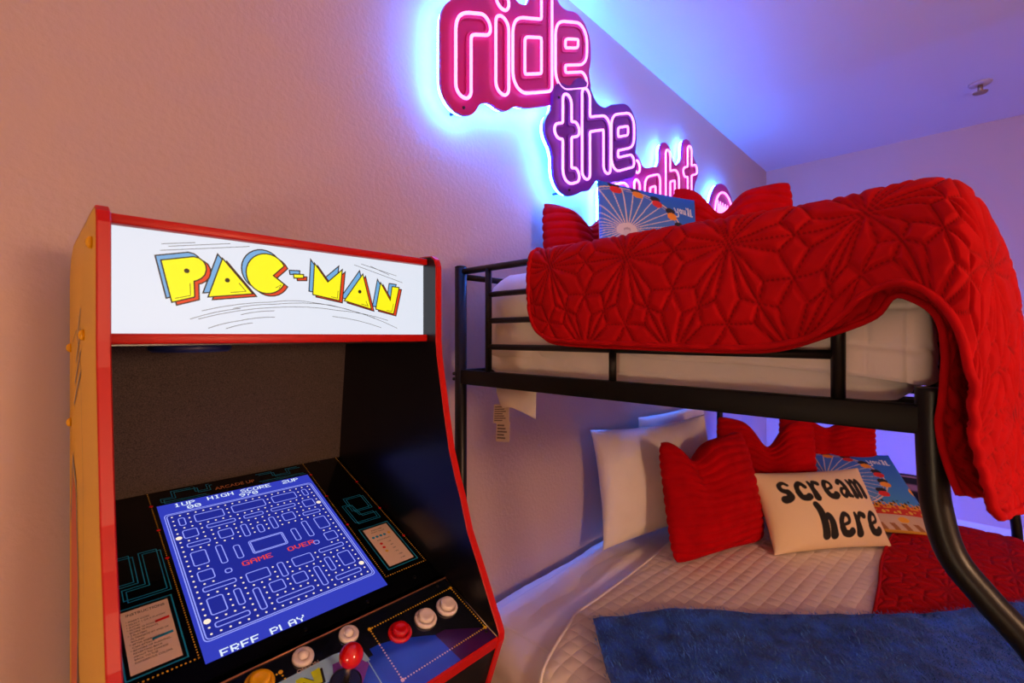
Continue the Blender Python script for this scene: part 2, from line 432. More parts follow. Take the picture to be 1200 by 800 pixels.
# marquee
mq = MB().box(IX0, IX1, .736, .742, 1.3525, 1.4855).build('marquee', screen('marquee_white', (230, 240, 255), .88), arc)
MB().box(IX0, IX1, .722, .748, 1.4845, 1.4965, bev=.002).build('marquee_trim', M['redt'], arc)
MB().box(IX0, IX1, .722, .748, 1.3405, 1.3535, bev=.002).build('marquee_trim', M['redt'], arc)
frm = frame((0, .736, 0), (1, 0, 0), (0, 0, 1))
m_pr = [screen('print_black', (12, 12, 14), .4), screen('print_yellow', (252, 246, 20), .95), screen('print_blue', (112, 180, 236), .85), screen('print_red', (232, 62, 24), .85)]
Cc = (.2454, 1.4425); Cr = .0277
am = [math.radians(28), math.radians(332)]
def cshape():
    pts = [(.2544, 1.4405)]
    for k in range(25):
        a_ = am[0] + (am[1] - am[0]) * k / 24
        pts.append((Cc[0] + Cr * 1.0 * math.cos(a_), Cc[1] + Cr * 1.06 * math.sin(a_)))
    return pts
LET = {
 'P': [(.1189, 1.4477), (.1542, 1.4564), (.1605, 1.4552), (.1655, 1.4515), (.1685, 1.4455), (.1688, 1.4395), (.167, 1.433), (.163, 1.428), (.1585, 1.425), (.155, 1.4236), (.1555, 1.4026), (.1304, 1.3941)],
 'A': [(.1881, 1.4583), (.1708, 1.4035), (.2264, 1.4115)],
 'C': cshape(),
 '-': [(.2834, 1.4457), (.2988, 1.4465), (.2988, 1.4408), (.2842, 1.4395)],
 'M': [(.3158, 1.4661), (.3374, 1.438), (.362, 1.4606), (.357, 1.4089), (.3131, 1.4161)],
 'A2': [(.3989, 1.4569), (.3654, 1.4094), (.4149, 1.3974)],
 'N': [(.4328, 1.4452), (.4522, 1.4151), (.4561, 1.4398), (.4707, 1.4391), (.4591, 1.3905), (.4233, 1.3978)]}
DOTS = {'P': (.1466, 1.4366), 'A': (.194, 1.4283), 'A2': (.3931, 1.4262)}
CORN = {'P': [(.134, 1.3995), (.1508, 1.4042), (.1503, 1.4205)], 'A': [(.198, 1.4115), (.2175, 1.4145), (.2085, 1.4255)], 'C': [(.2575, 1.4225), (.2655, 1.4275), (.262, 1.4215)],
        'M': [(.343, 1.4145), (.3535, 1.4128), (.3545, 1.425)], 'A2': [(.396, 1.4055), (.4085, 1.4025), (.4045, 1.411)], 'N': [(.4445, 1.3965), (.4555, 1.395), (.459, 1.409)]}
for nm, p in LET.items():
    q = MB()
    for li, (dx, dz, mi) in enumerate(((-.0058, .0052, 2), (.0052, -.0034, 3), (0, 0, 1))):
        pp = [(x + dx, z + dz) for x, z in p]; l = .0002 + li * .0003
        q.poly(pp, frm, l, mi); q.line(pp, .0017, frm, l + .0001, 0, True)
    if nm in DOTS: q.dot(*DOTS[nm], .0031, frm, .0011, 0, 14)
    if nm in CORN: q.line(CORN[nm], .0008, frm, .0011, 0)
    q.build('marquee_letter', m_pr, mq)
LN = [(.1197, 1.4686, .1563, 1.4755), (.127, 1.4665, .1979, 1.4802), (.1182, 1.46, .2223, 1.4795), (.3958, 1.474, .4657, 1.4599), (.414, 1.4719, .4507, 1.4602), (.3834, 1.471, .4784, 1.4486),
      (.1638, 1.3845, .2527, 1.401), (.1506, 1.373, .2107, 1.3898), (.1596, 1.3733, .2561, 1.3932), (.2015, 1.3894, .2544, 1.3978), (.2113, 1.3809, .2561, 1.3882), (.1714, 1.3611, .2076, 1.3718),
      (.1925, 1.3607, .2264, 1.3695), (.2076, 1.3718, .2568, 1.3788), (.2988, 1.4049, .4219, 1.382), (.3414, 1.401, .4672, 1.3648), (.3537, 1.3928, .4482, 1.3784), (.3455, 1.3826, .4347, 1.3653),
      (.2527, 1.401, .2988, 1.4049), (.2544, 1.3978, .3414, 1.401), (.2561, 1.3932, .3537, 1.3928)]
lines_lo = MB(); lines_hi = MB(); lines_r = MB()
for x0, z0, x1, z1 in LN:
    q = lines_r if x0 > .38 and z0 > 1.44 else (lines_hi if z0 > 1.44 else lines_lo)
    d = math.hypot(x1 - x0, z1 - z0); nx, nz = -(z1 - z0) / d, (x1 - x0) / d; bow = .03 * d if z0 < 1.42 else 0
    q.line([(x0 + (x1 - x0) * t + nx * bow * 4 * t * (1 - t), z0 + (z1 - z0) * t + nz * bow * 4 * t * (1 - t)) for t in (0, .25, .5, .75, 1)], .0007, frm, .00015, 0)
for q in (lines_lo, lines_hi, lines_r): q.build('speed_line_print', m_pr, mq)
# bezel and screen (sloping plane)
uy = Vector((0, 1, .369)).normalized()
BZ = Vector((0, .6855, .914)); frb = frame(BZ, (1, 0, 0), uy)
bl = 1.076 / 1; BL = (1.0785 - .6855) * math.sqrt(1 + .369 ** 2)
b = MB(); c = [(IX0, 0), (IX1, 0), (IX1, BL), (IX0, BL)]
b.add([frb(x, y, 0) for x, y in c] + [frb(x, y, -.006) for x, y in c], [(0, 1, 2, 3), (7, 6, 5, 4), (0, 4, 5, 1), (1, 5, 6, 2), (2, 6, 7, 3), (3, 7, 4, 0)], 0)
bez = b.build('screen_bezel', mat('bezel_gloss', (7, 7, 9), .15, coat=.4), arc)
K = math.sqrt(1 + .369 ** 2)
yb = lambda Y: (Y - .6855) * K
sx0, sx1, sy0, sy1 = .1615, .430, yb(.7072), yb(1.037)
q = MB(); q.add([frb(sx0, sy0, .0006), frb(sx1, sy0, .0006), frb(sx1, sy1, .0006), frb(sx0, sy1, .0006)], [(0, 1, 2, 3)], 0)
scr = q.build('screen', screen('screen_blue', (50, 62, 190), .95), arc)
# generic maze picture on the screen
GL = {'0': '01110 10001 10011 10101 11001 10001 01110', '1': '00100 01100 00100 00100 00100 00100 01110', '2': '01110 10001 00001 00110 01000 10000 11111', '7': '11111 00001 00010 00100 01000 01000 01000', '9': '01110 10001 10001 01111 00001 00010 01100',
      'A': '01110 10001 10001 11111 10001 10001 10001', 'C': '01110 10001 10000 10000 10000 10001 01110', 'D': '11110 10001 10001 10001 10001 10001 11110', 'E': '11111 10000 10000 11110 10000 10000 11111', 'F': '11111 10000 10000 11110 10000 10000 10000', 'G': '01111 10000 10000 10011 10001 10001 01111',
      'H': '10001 10001 10001 11111 10001 10001 10001', 'I': '01110 00100 00100 00100 00100 00100 01110', 'L': '10000 10000 10000 10000 10000 10000 11111', 'M': '10001 11011 10101 10101 10001 10001 10001', 'O': '01110 10001 10001 10001 10001 10001 01110',
      'P': '11110 10001 10001 11110 10000 10000 10000', 'R': '11110 10001 10001 11110 10100 10010 10001', 'S': '01111 10000 10000 01110 00001 00001 11110', 'U': '10001 10001 10001 10001 10001 10001 01110', 'V': '10001 10001 10001 10001 10001 01010 00100', 'Y': '10001 10001 01010 00100 00100 00100 00100', ' ': '00000 ' * 7}
def pixtext(mb, s_, x, y, ph, fr, lift, mi, pw=None, ymin=-9):
    pw = pw or ph
    for ch in s_:
        for r_, row in enumerate(GL[ch].split()):
            for c_, v in enumerate(row):
                if v == '1':
                    xa, ya = x + c_ * pw, y + (6 - r_) * ph
                    if ya < ymin: continue
                    mb.add([fr(xa, ya, lift), fr(xa + pw * 1.15, ya, lift), fr(xa + pw * 1.15, ya + ph, lift), fr(xa, ya + ph, lift)], [(0, 1, 2, 3)], mi)
        x += pw * 6
m_px = [screen('pixel_wall', (150, 160, 255), 1.0), screen('pixel_dot', (255, 236, 214), 1.0), screen('pixel_white', (226, 240, 255), 1.0), screen('pixel_red', (240, 70, 50), .9), screen('pixel_dark', (32, 42, 150), .95)]
q = MB(); sw, sh = sx1 - sx0, sy1 - sy0; frc = lambda x, y, l=0: frb(sx0 + x, sy0 + y, .0006 + l)
mx0, mx1, my0, my1 = .006, sw - .006, .032, sh - .03
def rrect(x0, y0, x1, y1, r):
    P = []
    for (cx_, cy_, a0) in ((x1 - r, y1 - r, 0), (x0 + r, y1 - r, 90), (x0 + r, y0 + r, 180), (x1 - r, y0 + r, 270)):
        for k in range(4): a_ = math.radians(a0 + 30 * k); P.append((cx_ + r * math.cos(a_), cy_ + r * math.sin(a_)))
    return P
q.poly(rrect(mx0, my0, mx1, my1, .006), frc, .0001, 4)
q.line(rrect(mx0, my0, mx1, my1, .006), .0016, frc, .0002, 0, True)
q.line(rrect(mx0 + .003, my0 + .003, mx1 - .003, my1 - .003, .005), .0016, frc, .0002, 0, True)
nc, nr = 21, 24; cw, chh = (mx1 - mx0 - .008) / nc, (my1 - my0 - .008) / nr
occ = np.zeros((nr, nc), bool)
blocks = [(1, 1, 4, 1), (1, 3, 2, 3), (4, 3, 1, 3), (1, 7, 4, 1), (6, 1, 1, 4), (6, 6, 3, 2), (8, 1, 5, 1), (8, 3, 2, 2), (1, 9, 2, 2), (4, 9, 1, 1), (1, 12, 2, 3), (4, 11, 1, 4), (6, 11, 1, 3), (8, 11, 5, 3), (1, 16, 3, 1), (5, 16, 2, 2), (8, 15, 1, 3), (10, 15, 1, 2), (1, 18, 2, 2), (4, 19, 4, 1), (9, 19, 3, 1), (1, 21, 1, 2), (3, 21, 4, 2), (8, 21, 5, 2), (10, 5, 1, 3)]
for (c_, r_, w_, h_) in blocks:
    for m_ in (0, 1):
        cc = c_ if not m_ else nc - c_ - w_
        if m_ and cc == c_: continue
        if occ[r_:r_ + h_, cc:cc + w_].any(): continue
        occ[r_:r_ + h_, cc:cc + w_] = True
        X0 = mx0 + .004 + cc * cw; Y0 = my0 + .004 + r_ * chh
        dbl = (w_ == 5 and h_ == 3)
        q.line(rrect(X0 + .0015, Y0 + .0015, X0 + w_ * cw - .0015, Y0 + h_ * chh - .0015, .003), .0016, frc, .0002, 0, True)
        if dbl: q.line(rrect(X0 + .004, Y0 + .004, X0 + w_ * cw - .004, Y0 + h_ * chh - .004, .0015), .0016, frc, .0002, 0, True)
for r_ in range(nr):
    for c_ in range(nc):
        if not occ[r_, c_]:
            X0 = mx0 + .004 + (c_ + .5) * cw; Y0 = my0 + .004 + (r_ + .5) * chh
            big = (r_ in (2, 18)) and c_ in (0, nc - 1)
            if 8 <= r_ <= 14 and 3 <= c_ <= 17: continue
            q.dot(X0, Y0, .0046 if big else .0017, frc, .0002, 1, 10 if big else 6)
q.build('maze_picture', m_px, scr)
for tx in (('1UP', .024, sh - .014, .0015, 2, .0019, -9), ('00', .042, sh - .0265, .0015, 2, .0019, -9), ('HIGH SCORE', .076, sh - .014, .0015, 2, .0019, -9), ('970', .128, sh - .0265, .0015, 2, .0019, -9),
           ('2UP', .212, sh - .014, .0015, 2, .0019, -9), ('GAME', .084, .146, .0015, 3, .0020, -9), ('OVER', .156, .146, .0015, 3, .0020, -9), ('FREE PLAY', .018, -.001, .0018, 2, .0021, 0)):
    q = MB(); pixtext(q, tx[0], tx[1], tx[2], tx[3], frc, .0005, tx[4], tx[5], tx[6]); q.build('screen_text', m_px, scr)
# printed art on the bezel
m_bz = [mat('bezel_cyan', (24, 150, 205), .3), mat('bezel_gold', (235, 185, 50), .3), mat('bezel_red', (220, 24, 28), .3), mat('card_cream', (232, 206, 190), .45), mat('card_ink', (52, 40, 40), .5), mat('bezel_brown', (190, 120, 76), .35)]
q = MB()
def dotted(P0, P1, n, r=.0012, beads=()):
    for k in range(n + 1):
        t = k / n; q.dot(P0[0] + (P1[0] - P0[0]) * t, P0[1] + (P1[1] - P0[1]) * t, r, frb, .0006, 1, 6)
    for t in beads: q.dot(P0[0] + (P1[0] - P0[0]) * t, P0[1] + (P1[1] - P0[1]) * t, .0030, frb, .0008, 2, 8)
dotted((.154, BL - .003), (.157, yb(.72)), 84, .0011, (.10, .28, .47)); dotted((.157, yb(.72)), (.07, yb(.72)), 18, .0013)
dotted((.436, BL - .003), (.436, yb(.723)), 84, .0011, (.12, .34, .60)); dotted((.436, yb(.723)), (.52, yb(.723)), 18, .0012); dotted((.52, yb(.723)), (.513, BL - .003), 84, .0011, (.2, .45, .72))
def maze_lines(P):
    q.line(P, .0013, frb, .0005, 0); q.line([(x + .0045, y - .0045) for x, y in P], .0013, frb, .0005, 0)
maze_lines([(.068, yb(.935)), (.11, yb(.935)), (.11, yb(.88)), (.068, yb(.88))])
maze_lines([(.145, yb(.935)), (.122, yb(.935)), (.122, yb(.87)), (.095, yb(.87)), (.095, yb(.85)), (.145, yb(.85)), (.145, yb(.935))])
maze_lines([(.5, yb(.935)), (.462, yb(.935)), (.462, yb(.895)), (.5, yb(.895)), (.5, yb(.935))])
maze_lines([(.45, yb(.915)), (.452, yb(.862)), (.5, yb(.862)), (.5, yb(.88)), (.47, yb(.88)), (.465, yb(.915)), (.45, yb(.915))])
maze_lines([(.17, yb(1.045)), (.17, yb(1.055)), (.188, yb(1.055)), (.188, yb(1.072)), (.225, yb(1.072)), (.225, yb(1.058)), (.245, yb(1.058)), (.245, yb(1.072)), (.25, yb(1.072))])
maze_lines([(.17, yb(1.045)), (.24, yb(1.045))])
maze_lines([(.335, yb(1.072)), (.365, yb(1.072)), (.365, yb(1.058)), (.395, yb(1.058)), (.395, yb(1.072)), (.42, yb(1.072))])
maze_lines([(.335, yb(1.047)), (.425, yb(1.047))])
text(q, 'ARCADE UP', .0125, frb, .292, yb(1.050), .0006, 5, 'CENTER', 1.05, .0002)
def card(x0, x1, Y0, Y1):
    q.poly([(x0 - .006, yb(Y0) - .006), (x1 + .006, yb(Y0) - .006), (x1 + .006, yb(Y1) + .006), (x0 - .006, yb(Y1) + .006)], frb, .0003, 0)
    m2 = .0042
    q.poly([(x0 - m2, yb(Y0) - m2), (x1 + m2, yb(Y0) - m2), (x1 + m2, yb(Y1) + m2), (x0 - m2, yb(Y1) + m2)], frb, .0005, 6)
    q.poly([(x0, yb(Y0)), (x1, yb(Y0)), (x1, yb(Y1)), (x0, yb(Y1))], frb, .0007, 3)
card(.0885, .142, .733, .831); card(.4535, .505, .739, .837)
text(q, 'INSTRUCTIONS', .0062, frb, .1155, yb(.8215), .001, 4, 'CENTER', 1.0, .00005)
L1 = ['* INSERT COIN', '* SELECT 1 OR 2 PLAYERS', '* AVOID', '* SCORE 10 POINTS', '  SCORE 50 POINTS', '* 2 PLAYERS', '  ALTERNATE AT END OF', '  ROUND', '* AFTER ENERGIZING,', '  CAN ATTACK', '* BEWARE OF FLASHING,', '  REVERTING BACK', '  ABOUT TO CHANGE', '  BACK TO THE', '  DANGEROUS COLORS']
for k, t_ in enumerate(L1): text(q, t_, .0040, frb, .0925, yb(.811) - k * .0049, .001, 4, 'LEFT', .95)
q.poly([(.123, yb(.797)), (.139, yb(.798)), (.139, yb(.802)), (.123, yb(.801))], frb, .0009, 2)
q.poly([(.116, yb(.7715)), (.139, yb(.7725)), (.139, yb(.7765)), (.116, yb(.7755))], frb, .0009, 0)
text(q, 'ENERGIZER', .0045, frb, .479, yb(.828), .001, 4, 'CENTER'); text(q, 'POINT VALUE', .0045, frb, .479, yb(.8225), .001, 4, 'CENTER')
for k in range(4): q.dot(.4625 + k * .008, yb(.812), .0031, frb, .0009, 0, 8)
q.dot(.4965, yb(.813), .0032, frb, .0009, 1, 8)
text(q, 'BONUS POINTS', .0040, frb, .479, yb(.801), .001, 4, 'CENTER')
for k, t_ in enumerate(['- 100', '- 300', '- 500', '- 700', '- 1,000', '- 2,000']):
    if k < 3: q.dot(.4685, yb(.793) - k * .0105, .0032, frb, .0009, 2 if k < 2 else 1, 8)
    text(q, t_, .0042, frb, .480, yb(.7915) - k * .0095, .001, 4)
q.build('bezel_print', m_bz + [mat('card_black', (8, 8, 10), .3)], bez)
for (x, y) in ((.48, yb(.700)), (.385, yb(.694)), (.285, yb(.694)), (.10, yb(.70)), (.222, BL - .006), (.47, BL - .006)):
    MB().lathe([(.0032, 0), (.0032, .0008), (.0015, .0012)], Matrix.Translation(frb(x, y, 0)) @ Matrix.Rotation(math.atan(.369), 4, 'X'), 10).build('screw', M['darkhole'], arc)
# control deck
ud = Vector((0, 1, .35)).normalized(); DK = Vector((0, .5345, .8663)); frd = frame(DK, (1, 0, 0), ud); KD = math.sqrt(1 + .35 ** 2)
yd = lambda Y: (Y - .5345) * KD
DL = yd(.668)
b = MB(); c = [(IX0, 0), (IX1, 0), (IX1, DL), (IX0, DL)]
b.add([frd(x, y, 0) for x, y in c] + [frd(x, y, -.016) for x, y in c], [(0, 1, 2, 3), (7, 6, 5, 4), (1, 5, 6, 2), (2, 6, 7, 3), (3, 7, 4, 0)], 0)
deck = b.build('control_deck', M['deck'], arc)
b = MB(); b.add([frd(IX0, 0, 0), frd(IX1, 0, 0), frd(IX1, 0, -.02), frd(IX0, 0, -.02), frd(IX0, -.004, -.001), frd(IX1, -.004, -.001), frd(IX1, -.004, -.019), frd(IX0, -.004, -.019)],
                [(0, 4, 5, 1), (4, 7, 6, 5), (7, 3, 2, 6)], 0); b.build('deck_edge_trim', M['redt'], arc)
MB().tube([frd(IX0, DL, .001), frd(IX1, DL, .001)], .0012, 6).build('deck_seam_strip', mat('seam_copper', (190, 130, 96), .35, .6), arc)
MB().tube([frd(IX1 - .001, 0, .0005), frd(IX1 - .001, DL, .0005)], .0008, 6).build('deck_seam_strip', M['steel'], arc)
b = MB(); b.add([(IX0, .541, .843), (IX1, .541, .843), (IX1, .625, .60), (IX0, .625, .60), (IX0, .645, .54), (IX1, .645, .54), (IX1, .645, .05), (IX0, .645, .05)], [(0, 3, 2, 1), (3, 4, 5, 2), (4, 7, 6, 5)], 0)
b.build('front_panel', M['lam'], arc)
m_dk = [mat('deck_blue', (18, 62, 200), .16, coat=.5), mat('deck_purple', (52, 18, 74), .16, coat=.5), mat('deck_sky', (150, 196, 226), .16, coat=.5), mat('deck_lime', (196, 214, 20), .16, coat=.5), mat('deck_gold', (222, 178, 24), .3), mat('deck_pale', (230, 200, 220), .3), mat('deck_navy', (18, 22, 52), .16, coat=.5), mat('deck_violet', (120, 60, 170), .16, coat=.5), mat('deck_ink', (180, 160, 150), .4), mat('deck_black', (10, 10, 14), .2)]
q = MB()
arcp = [(.345, yd(.6165)), (.358, yd(.6165)), (.375, yd(.613)), (.4, yd(.6045)), (.425, yd(.594)), (.4404, yd(.5865)), (.449, yd(.5345)), (.345, yd(.5345))]
q.poly(arcp, frd, .0003, 0)
q.poly([(.4404, yd(.5865)), (.4595, yd(.5865)), (.5240, yd(.5535)), (.5240, yd(.535)), (.449, yd(.535))], frd, .0002, 1)
q.poly([(.2, yd(.6345)), (.30, yd(.6345)), (.335, yd(.627)), (.338, yd(.602)), (.3, yd(.603)), (.2, yd(.603))], frd, .0003, 2)
q.poly([(.2, yd(.603)), (.345, yd(.606)), (.345, yd(.5345)), (.2, yd(.5345))], frd, .0002, 0)
lime = [(.238, yd(.606)), (.238, yd(.6275)), (.246, yd(.6275)), (.256, yd(.6135)), (.256, yd(.6275)), (.275, yd(.6275)), (.275, yd(.606)), (.266, yd(.606)), (.256, yd(.6195)), (.256, yd(.606))]
lime = [(.24, yd(.606)), (.244, yd(.626)), (.252, yd(.626)), (.263, yd(.613)), (.264, yd(.6265)), (.276, yd(.627)), (.272, yd(.607)), (.262, yd(.6065)), (.251, yd(.619)), (.2505, yd(.606))]
q.poly([(x + .003, y - .002) for x, y in lime], frd, .0004, 9); q.poly(lime, frd, .0006, 3)
q.poly([(.283, yd(.60)), (.292, yd(.622)), (.322, yd(.62)), (.334, yd(.598)), (.31, yd(.575))], frd, .0005, 7)
q.line([(.3345, yd(.6165)), (.3345, yd(.535))], .0015, frd, .0005, 2)
def ddot(P0, P1, n, mi, r=.0014):
    for k in range(n + 1): q.dot(P0[0] + (P1[0] - P0[0]) * k / n, P0[1] + (P1[1] - P0[1]) * k / n, r, frd, .0007, mi, 6)
c1, c2, c3, c4 = (.3605, yd(.6441)), (.5178, yd(.6454)), (.5185, yd(.5564)), (.3605, yd(.5544))
ddot(c1, c2, 34, 4); ddot(c2, c3, 19, 4); ddot((.449, yd(.5555)), c3, 15, 4); ddot((.449, yd(.5555)), c4, 19, 5); ddot((.3605, yd(.614)), c4, 13, 5); ddot(c1, (.3605, yd(.617)), 6, 4)
for p, mi in ((c1, 4), (c2, 4), (c3, 4), (c4, 5)): q.dot(*p, .003, frd, .0008, mi, 10)
ddot((.2, yd(.6455)), (.232, yd(.6455)), 7, 4); ddot((.232, yd(.6455)), (.234, yd(.635)), 2, 4); q.dot(.2325, yd(.646), .003, frd, .0008, 4, 10)
text(q, 'OFF/ON', .0078, frd, .264, yd(.6325), .0009, 8, 'CENTER', 1.05)
q.build('deck_print', m_dk, deck)
RD = Matrix.Rotation(math.atan(.35), 4, 'X')
def button(x, Y, col, R0, R1, name='push_button', dome=False):
    TMx = Matrix.Translation(frd(x, yd(Y), 0)) @ RD
    bt = MB().lathe([(R0, 0), (R0, .003), (R0 * .93, .0052), (R1 * 1.12, .0052), (R1 * 1.06, .0035)], TMx, 28).build(name, col, arc)
    pf = [(R1, .003), (R1, .0105), (R1 * .92, .012), (R1 * .55, .0112), (R1 * .1, .0108)] if not dome else [(R1, .002), (R1 * .95, .006), (R1 * .75, .009), (R1 * .4, .0108), (R1 * .08, .0112)]
    MB().lathe(pf, TMx, 28).build('plunger', col, bt)
button(.3958, .6165, M['red_pl'], .0182, .0122); button(.4434, .6165, M['white_pl'], .0182, .0122); button(.4874, .6175, M['white_pl'], .0182, .0122)
button(.2635, .6506, M['white_pl'], .0142, .0070, 'start_button', True); button(.3303, .6509, M['white_pl'], .0142, .0070, 'start_button', True)
button(.2059, .6445, M['yel_pl'], .0182, .0122)
JB = frd(.2955, yd(.5907), 0); nj = Vector((0, -.35, 1)).normalized()
joy = MB().lathe([(.021, .0006), (.021, .002), (.018, .003)], Matrix.Translation(JB) @ RD, 28).build('joystick', mat('joystick_washer', (16, 20, 46), .35), arc)
MB().tube([JB, JB + nj * .036], .0042, 12).build('shaft', M['steel'], joy)
JC = JB + nj * .047
MB().lathe([(.0155 * math.sin(a_), -.0155 * math.cos(a_)) for a_ in [PI * k / 16 for k in range(1, 16)]], Matrix.Translation(JC), 28).build('ball_top', M['red_pl'], joy)
for (x, Y) in ((.50, .660), (.515, .55), (.345, .66)):
    MB().lathe([(.0026, 0), (.0026, .0008), (.001, .0012)], Matrix.Translation(frd(x, yd(Y), 0)) @ RD, 10).build('screw', M['darkhole'], arc)

# ------------------------------------------------------------ bunk bed frame
BX0, BX1 = .905, 3.03; PY, NY = 1.078, .026; RT = .0182
bed = thing('bunk_bed', 'black metal bunk bed frame with rail guards and bowed front posts', 'bunk bed', (1.95, .5, 0))
def tb(name, pts, r, parent=bed, seg=16): return MB().tube(pts, r, seg).build(name, M['black'], parent)
def smooth_path(P, n=6):
    P = [Vector(p) for p in P]; out = []
    for i in range(len(P) - 1):
        a, b_, c, d = P[max(i - 1, 0)], P[i], P[i + 1], P[min(i + 2, len(P) - 1)]
        for k in range(n):
            t = k / n
            out.append(.5 * ((2 * b_) + (c - a) * t + (2 * a - 5 * b_ + 4 * c - d) * t * t + (3 * b_ - a - 3 * c + d) * t ** 3))
    return out + [P[-1]]
for X in (BX0, BX1):
    tb('post', [(X, PY, 0), (X, PY, 1.556)], RT)
    MB().lathe([(RT, 1.555), (RT * 1.0, 1.559), (RT * .7, 1.562)], Matrix.Translation((X, PY, 0)), 16).build('post_cap', M['black'], bed)
    tb('bowed_post', smooth_path([(X, NY, 1.276), (X, NY, 1.22), (X, NY - .002, 1.16), (X, .020, 1.105), (X, .004, 1.041), (X, -.030, .993), (X, -.081, .930), (X, -.125, .83), (X, -.162, .71), (X, -.186, .58), (X, -.198, .44), (X, -.2, .2), (X, -.2, 0)]), RT)
    MB().box(X - .012, X + .012, NY + .006, PY - .006, 1.208, 1.2505, bev=.003).build('end_rail', M['rail'], bed)
    MB().box(X - .012, X + .012, -.2, PY - .006, .17, .21, bev=.003).build('end_rail', M['black'], bed)
    for z, yn in ((1.544, .137), (1.468, .137), (1.394, .137), (1.3205, .137)):
        tb('guard_bar', [(X, PY if z > 1.5 else .957, z), (X, yn, z)], .0098 if z > 1.5 else .0078, seg=12)
    for y_, z0, z1, r_ in ((.957, 1.245, 1.544, .0098), (.137, 1.245, 1.544, .0105), (.554, 1.245, 1.3205, .0085)):
        tb('guard_upright', [(X, y_, z0), (X, y_, z1)], r_, seg=12)
    for z in (1.222, 1.2375):
        for (y_, s_) in ((NY, -1), (PY, -1)):
            MB().lathe([(.0055, 0), (.0055, .004), (.003, .0065)], Matrix.Translation((X + (-.014 if y_ < .1 else -.016), y_ - (.012 if y_ < .1 else -.010), z)) @ Matrix.Rotation(-PI / 2 + (-.5 if y_ < .1 else .5), 4, 'Y'), 10).build('bolt', M['lam'], bed)
MB().box(BX0, BX1, NY - .01, NY + .01, 1.208, 1.2505, bev=.003).build('side_rail', M['black'], bed)
MB().box(BX0, BX1, PY - .01, PY + .01, 1.208, 1.2505, bev=.003).build('side_rail', M['black'], bed)
MB().box(BX0, BX1, -.21, -.19, .17, .21, bev=.003).build('side_rail', M['black'], bed)
MB().box(BX0, BX1, PY - .01, PY + .01, .17, .21, bev=.003).build('side_rail', M['black'], bed)
tb('guard_bar', [(BX0, PY, 1.53), (BX1, PY, 1.53)], .0095, seg=12)
tb('guard_bar', [(1.05, NY, 1.50), (BX1 - .5, NY, 1.50)], .0095, seg=12)
for x in (1.05, BX1 - .5): tb('guard_upright', [(x, NY, 1.245), (x, NY, 1.50)], .0095, seg=12)
# far lower head end
MB().box(BX1 - .012, BX1 + .012, .08, PY - .006, .60, .655, bev=.003).build('end_rail', M['black'], bed)
tb('guard_upright', [(BX1, .44, .205), (BX1, .44, 1.215)], .0098, seg=12)
for k in range(9):
    x = BX0 + .12 + k * .235
    MB().box(x, x + .05, NY, PY, 1.232, 1.244).build('slat', M['black'], bed)
    MB().box(x, x + .05, -.2, PY, .194, .206).build('slat', M['black'], bed)

# striped blanket over the far end rail
def _stripes(n, m):
    t = np.linspace(0, 1, m); on = (np.sin(t * 46) > .35)
    c = np.where(on[:, None], np.array(lin((150, 120, 190))), np.array(lin((18, 24, 70)))); return np.repeat(c[None], n, 0).reshape(-1, 3)
# blue strip light behind the bunk
led = thing('led_strip', 'blue LED strip light fixed behind the far end of the bunk bed', 'strip light', (BX1 + .02, .4, .18))
MB().box(BX1 + .0135, BX1 + .022, -.17, 1.0, .178, .204).build('channel', M['trimw'], led)
MB().box(BX1 + .022, BX1 + .026, -.16, .99, .183, .200).build('diffuser', glow('led_blue', (.04, .09, 1.0), LED_E), led)

# ------------------------------------------------------------ cloth helpers
def catrom(P, n):
    """P (k,...) control rows -> n samples"""
    P = np.asarray(P, float); k = len(P); t = np.linspace(0, k - 1, n); i = np.minimum(t.astype(int), k - 2); u = (t - i).reshape(-1, *([1] * (P.ndim - 1)))
    p0, p1, p2, p3 = P[np.maximum(i - 1, 0)], P[i], P[i + 1], P[np.minimum(i + 2, k - 1)]
    return .5 * (2 * p1 + (p2 - p0) * u + (2 * p0 - 5 * p1 + 4 * p2 - p3) * u ** 2 + (3 * p1 - p0 - 3 * p2 + p3) * u ** 3)
def surf(ctrl, ns, nt):
    a = catrom(np.asarray(ctrl, float), ns); return np.swapaxes(catrom(np.swapaxes(a, 0, 1), nt), 0, 1)
def normals(G):
    gu = np.gradient(G, axis=0); gv = np.gradient(G, axis=1); n = np.cross(gu, gv)
    return n / (np.linalg.norm(n, axis=2, keepdims=True) + 1e-12)
def lengths(G):
    a = np.linalg.norm(np.diff(G, axis=0), axis=2).mean(1); b_ = np.linalg.norm(np.diff(G, axis=1), axis=2).mean(0)
    return np.concatenate([[0], np.cumsum(a)]), np.concatenate([[0], np.cumsum(b_)])
